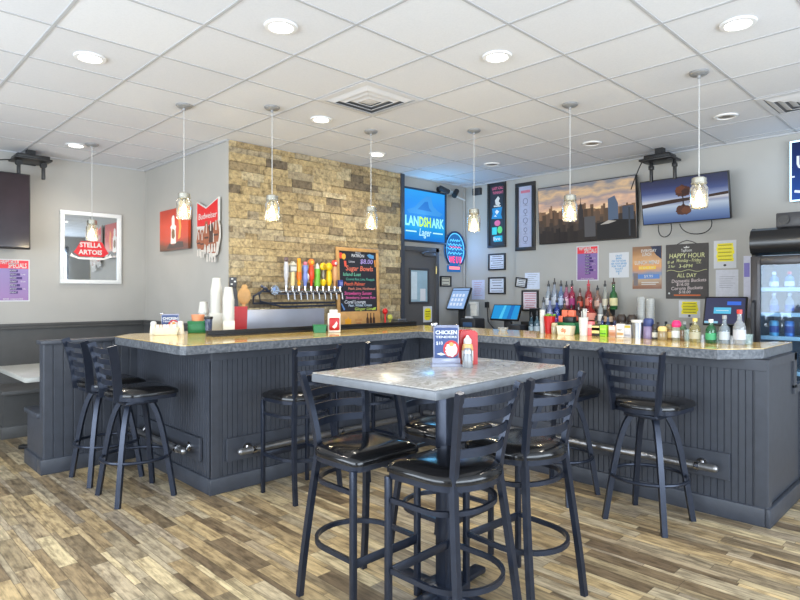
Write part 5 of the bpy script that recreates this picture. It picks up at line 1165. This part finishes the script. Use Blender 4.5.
SHZ = (.45, .75, 1.05, 1.255, 1.475)
for z in SHZ:
    q = B(); q.box((-FW+.04, -.25, z-.012), (FW-.04, .28, z), .002); q.box((-FW+.04, -.262, z-.022), (FW-.04, -.25, z+.012), .002); q.done('shelf', fd, mat((196, 226, 236), .4))
q = B(); q.box((-FW+.06, -.22, 1.745), (FW-.06, -.18, 1.765)); q.done('lamp_strip', fd, glow((200, 228, 255), 3))
l = bpy.data.lights.new('fridge_light', 'AREA'); l.shape = 'RECTANGLE'; l.size = .6; l.size_y = .1; l.energy = .8; l.color = (.6, .88, 1)
o = bpy.data.objects.new('fridge_light', l); COL.objects.link(o); o.parent = fd; o.location = (0, -.24, 1.735); o.rotation_euler = (R(25), 0, 0)
fx0 = 6.23 - .20
k = 0
rowlab = {1.475: 'blue and white drink bottle on the top fridge shelf', 1.255: 'clear drink bottle with white label on the middle fridge shelf', 1.05: 'blue drink can on the lowest visible fridge shelf'}
place = ('beside the door post', 'second from the door post', 'third from the door post', 'fourth from the door post', 'at the far side')
for z in (1.475, 1.255, 1.05):
    for i in range(5):
        y_ = 1.18 + .265 - .045 - .115*i; x_ = fx0 + .01*(i % 2)
        if z == 1.05:
            q = B(); q.lathe([(0, .002), (.028, 0), (.037, .01), (.037, .13), (.030, .145), (0, .142)], 18); o = q.done('drink_can', None, mat((60, 120, 190) if i % 2 else (90, 170, 200), .35, metal=.3), 40, (x_, y_, z+.0005))
            tag(o, rowlab[z] + ' ' + place[i], 'can', 'drinks in the fridge'); q = B(); q.lathe([(.0375, .04), (.0375, .10)], 18); q.done('can_print', o, mat((30, 60, 140), .4))
        elif z == 1.255:
            o = bottle(x_, y_, z+.0005, .185, .034, (205, 222, 235), rowlab[z] + ' ' + place[i], 'drinks in the fridge', (190, 200, 215), (70, 110, 200), 'std', False, .3, 'drink_bottle')
        else:
            o = bottle(x_, y_, z+.0005, .15, .036, (120, 170, 225), rowlab[z] + ' ' + place[i], 'drinks in the fridge', (214, 70, 90) if i == 1 else (214, 220, 230), (225, 232, 240), 'square', False, .5, 'drink_bottle')
t = thing('radio', 'black box with a round dial on top of the drinks fridge', 'radio', (6.05, 1.10, FH), FX)
q = B(); q.box((-.27, -.09, .0), (.27, .12, .125), .008); q.done('casing', t, mat((58, 58, 62), .4))
q = B(); q.cyl((-.205, -.09, .062), (-.205, -.105, .062), .04, n=24); q.m(M_blk).cyl((-.205, -.1055, .062), (-.205, -.107, .062), .027, n=20); q.done('dial', t, None)
q = B(); q.box((-.09, -.094, .03), (.2, -.09, .095), .002); q.done('display', t, M_blk)

# ================================================================== LEFT END OF THE BAR
LB = TOP + .0005
menu_stand((2.15, 4.98, LB), R(-24), .14, .17, 'small menu stand with dark blue card at the left end of the bar')
def at(px, y): 
    r = (px-400)/FPX; a = R(YAW); return (y*(r*math.sin(a)+math.cos(a))/(-r*math.cos(a)+math.sin(a)), y, LB)
shaker(at(153.5, 4.95), 'white shaker left of the sachet holder at the bar end', 'white shakers', mat((214, 208, 190), .5), M_white, 1.35)
shaker(at(180.5, 4.85), 'white shaker right of the sachet holder at the bar end', 'white shakers', mat((226, 222, 206), .5), M_white, 1.35)
t = thing('sachet_holder', 'low cream holder full of sachets before the small menu stand', 'holder', at(166, 4.86), R(-24))
q = B(); q.prism([(-.085, 0), (.085, 0), (.10, .06), (-.10, .06)], -.035, .035, 'y', .004); q.done('tray', t, mat((222, 210, 176), .5))
for i in range(6):
    q = B(); q.box((-.075+.026*i, -.02, .055), (-.053+.026*i, .02, .085), .002); q.done('sachet', t, mat(((236, 226, 206), (226, 190, 170), (240, 236, 220))[i % 3], .6))
q = B(); q.box((-.085, -.06, 0), (.085, .06, .10), .006); q.box((-.088, -.063, .085), (.088, .063, .104), .004); q.m(mat((34, 130, 80), .5)).rect(-.06, .03, .06, .07, -.0602); q.mats[0] = M_grn
gb = tag(q.done('crate', None, None, 35, at(198, 4.93), (0, 0, R(-24))), 'small dark green crate at the left end of the bar', 'crate')
q = B(); q.lathe([(0, 0), (.05, 0), (.058, .055), (0, .056)], 16); tag(q.done('food_tub', None, mat((214, 140, 100), .5), 35, (gb.location.x, gb.location.y, LB+.1045)), 'orange brown tub resting on the dark green crate', 'tub')
cw = mat((208, 207, 200), .6, var=.02)
q = B(); q.m(clear((70, 80, 110), .7)).lathe([(0, .002), (.026, 0), (.034, .13), (0, .13)], 16); q.m(M_blk).lathe([(.036, .125), (.038, .132), (.036, .145), (0, .147)], 16)
tag(q.done('tumbler', None, None, 35, at(208.5, 4.78)), 'dark tumbler with black lid before the foam cups', 'cup')
p_ = at(203.5, 5.165); cup_tower(p_[0], p_[1], LB, 4, .055, .034, .047, .105, cw, 'white foam cup in the short stack behind the dark tumbler', 'short stack of foam cups', 'foam_cup', True)
p_ = at(216.5, 5.02); q = B(); q.box((-.062, -.062, 0), (.062, .062, .165), .004); tag(q.done('cup_carton', None, cw, 35, p_, (0, 0, R(-24))), 'plain white carton under the taller foam cup stack', 'box')
cup_tower(p_[0], p_[1], LB+.1655, 16, .0135, .036, .052, .12, cw, 'white foam cup nested in the taller of the two stacks', 'taller stack of foam cups', 'foam_cup', True)
p_ = at(228.5, 4.83); q = B(); q.box((-.05, -.055, 0), (.05, .055, .10), .004); tag(q.done('cup_carton', None, cw, 35, p_, (0, 0, R(-24))), 'plain white carton under the shorter foam cup column beside the red holder', 'box')
cup_tower(p_[0], p_[1], LB+.1005, 16, .0125, .034, .050, .115, cw, 'white foam cup nested in the column beside the red utensil holder', 'shorter column of foam cups', 'foam_cup', True)
px_ = at(240.5, 5.08); t = thing('utensil_holder', 'red utensil tub with spoon and spatula beside the foam cups', 'holder', (px_[0], px_[1], .992), R(-30))
q = B(); q.prism([(-.055, 0), (.055, 0), (.066, .32), (-.066, .32)], -.06, .06, 'y', .006); q.m(M_white).text('Budweiser', .03, -.0, .20, -.0605, .09, .02); q.mats[0] = M_red; q.done('tub', t, None)
q = B(); q.bar([(-.03, .0, .2), (-.055, .02, .46), (-.065, .03, .52)], .045, .012, up=(0, 1, 0)); q.m(mat((60, 60, 64), .5)).box((-.105, .01, .50), (-.035, .035, .60), .008); q.m(M_white)
for i, (a, b_) in enumerate(((-.09, .525), (-.06, .55), (-.085, .575))): q.box((a, .008, b_), (a+.018, .01, b_+.014))
q.done('spatula', t, None)
q.mats if False else None
q = B(); q.bar([(.02, -.01, .2), (.03, -.01, .34)], .03, .012, up=(0, 1, 0)); q.ball((.034, -.01, .42), .062, (1, .22, 1.35)); q.ball((.036, -.01, .50), .03, (1, .3, 1)); q.done('wooden_paddle', t, M_wood)
p_ = at(319.5, 4.18); q = B(); q.prism([(-.05, 0), (.05, 0), (.056, .065), (-.056, .065)], -.04, .04, 'y', .004); q.box((-.058, -.042, .06), (.058, .042, .072), .003); q.m(mat((150, 206, 160), .5)).text('LIME', .026, 0, .035, -.0405, .06, .02); q.mats[0] = M_grn
tag(q.done('garnish_tub', None, None, 35, p_, (0, 0, R(-30))), 'small green tub on the left bar run left of the red and white dispenser', 'tub')
p_ = at(334, 4.16); t = thing('napkin_dispenser', 'red and white napkin dispenser on the left bar run below the taps', 'dispenser', p_, R(-35))
q = B(); q.box((-.055, -.05, 0), (.055, .05, .17), .006); q.done('body', t, mat((226, 220, 206), .45)); q = B(); q.box((-.045, -.056, .02), (.045, -.049, .13), .01); q.done('front_plate', t, M_red)
q = B(); q.m(M_white).shape([(-.02, .05), (-.0, .07), (.02, .10), (.028, .08), (.02, .05), (.0, .035)], -.0565); q.done('emblem', t, None, 0); q = B(); q.box((-.04, -.03, .168), (.03, .03, .20), .003); q.done('napkins', t, M_white)
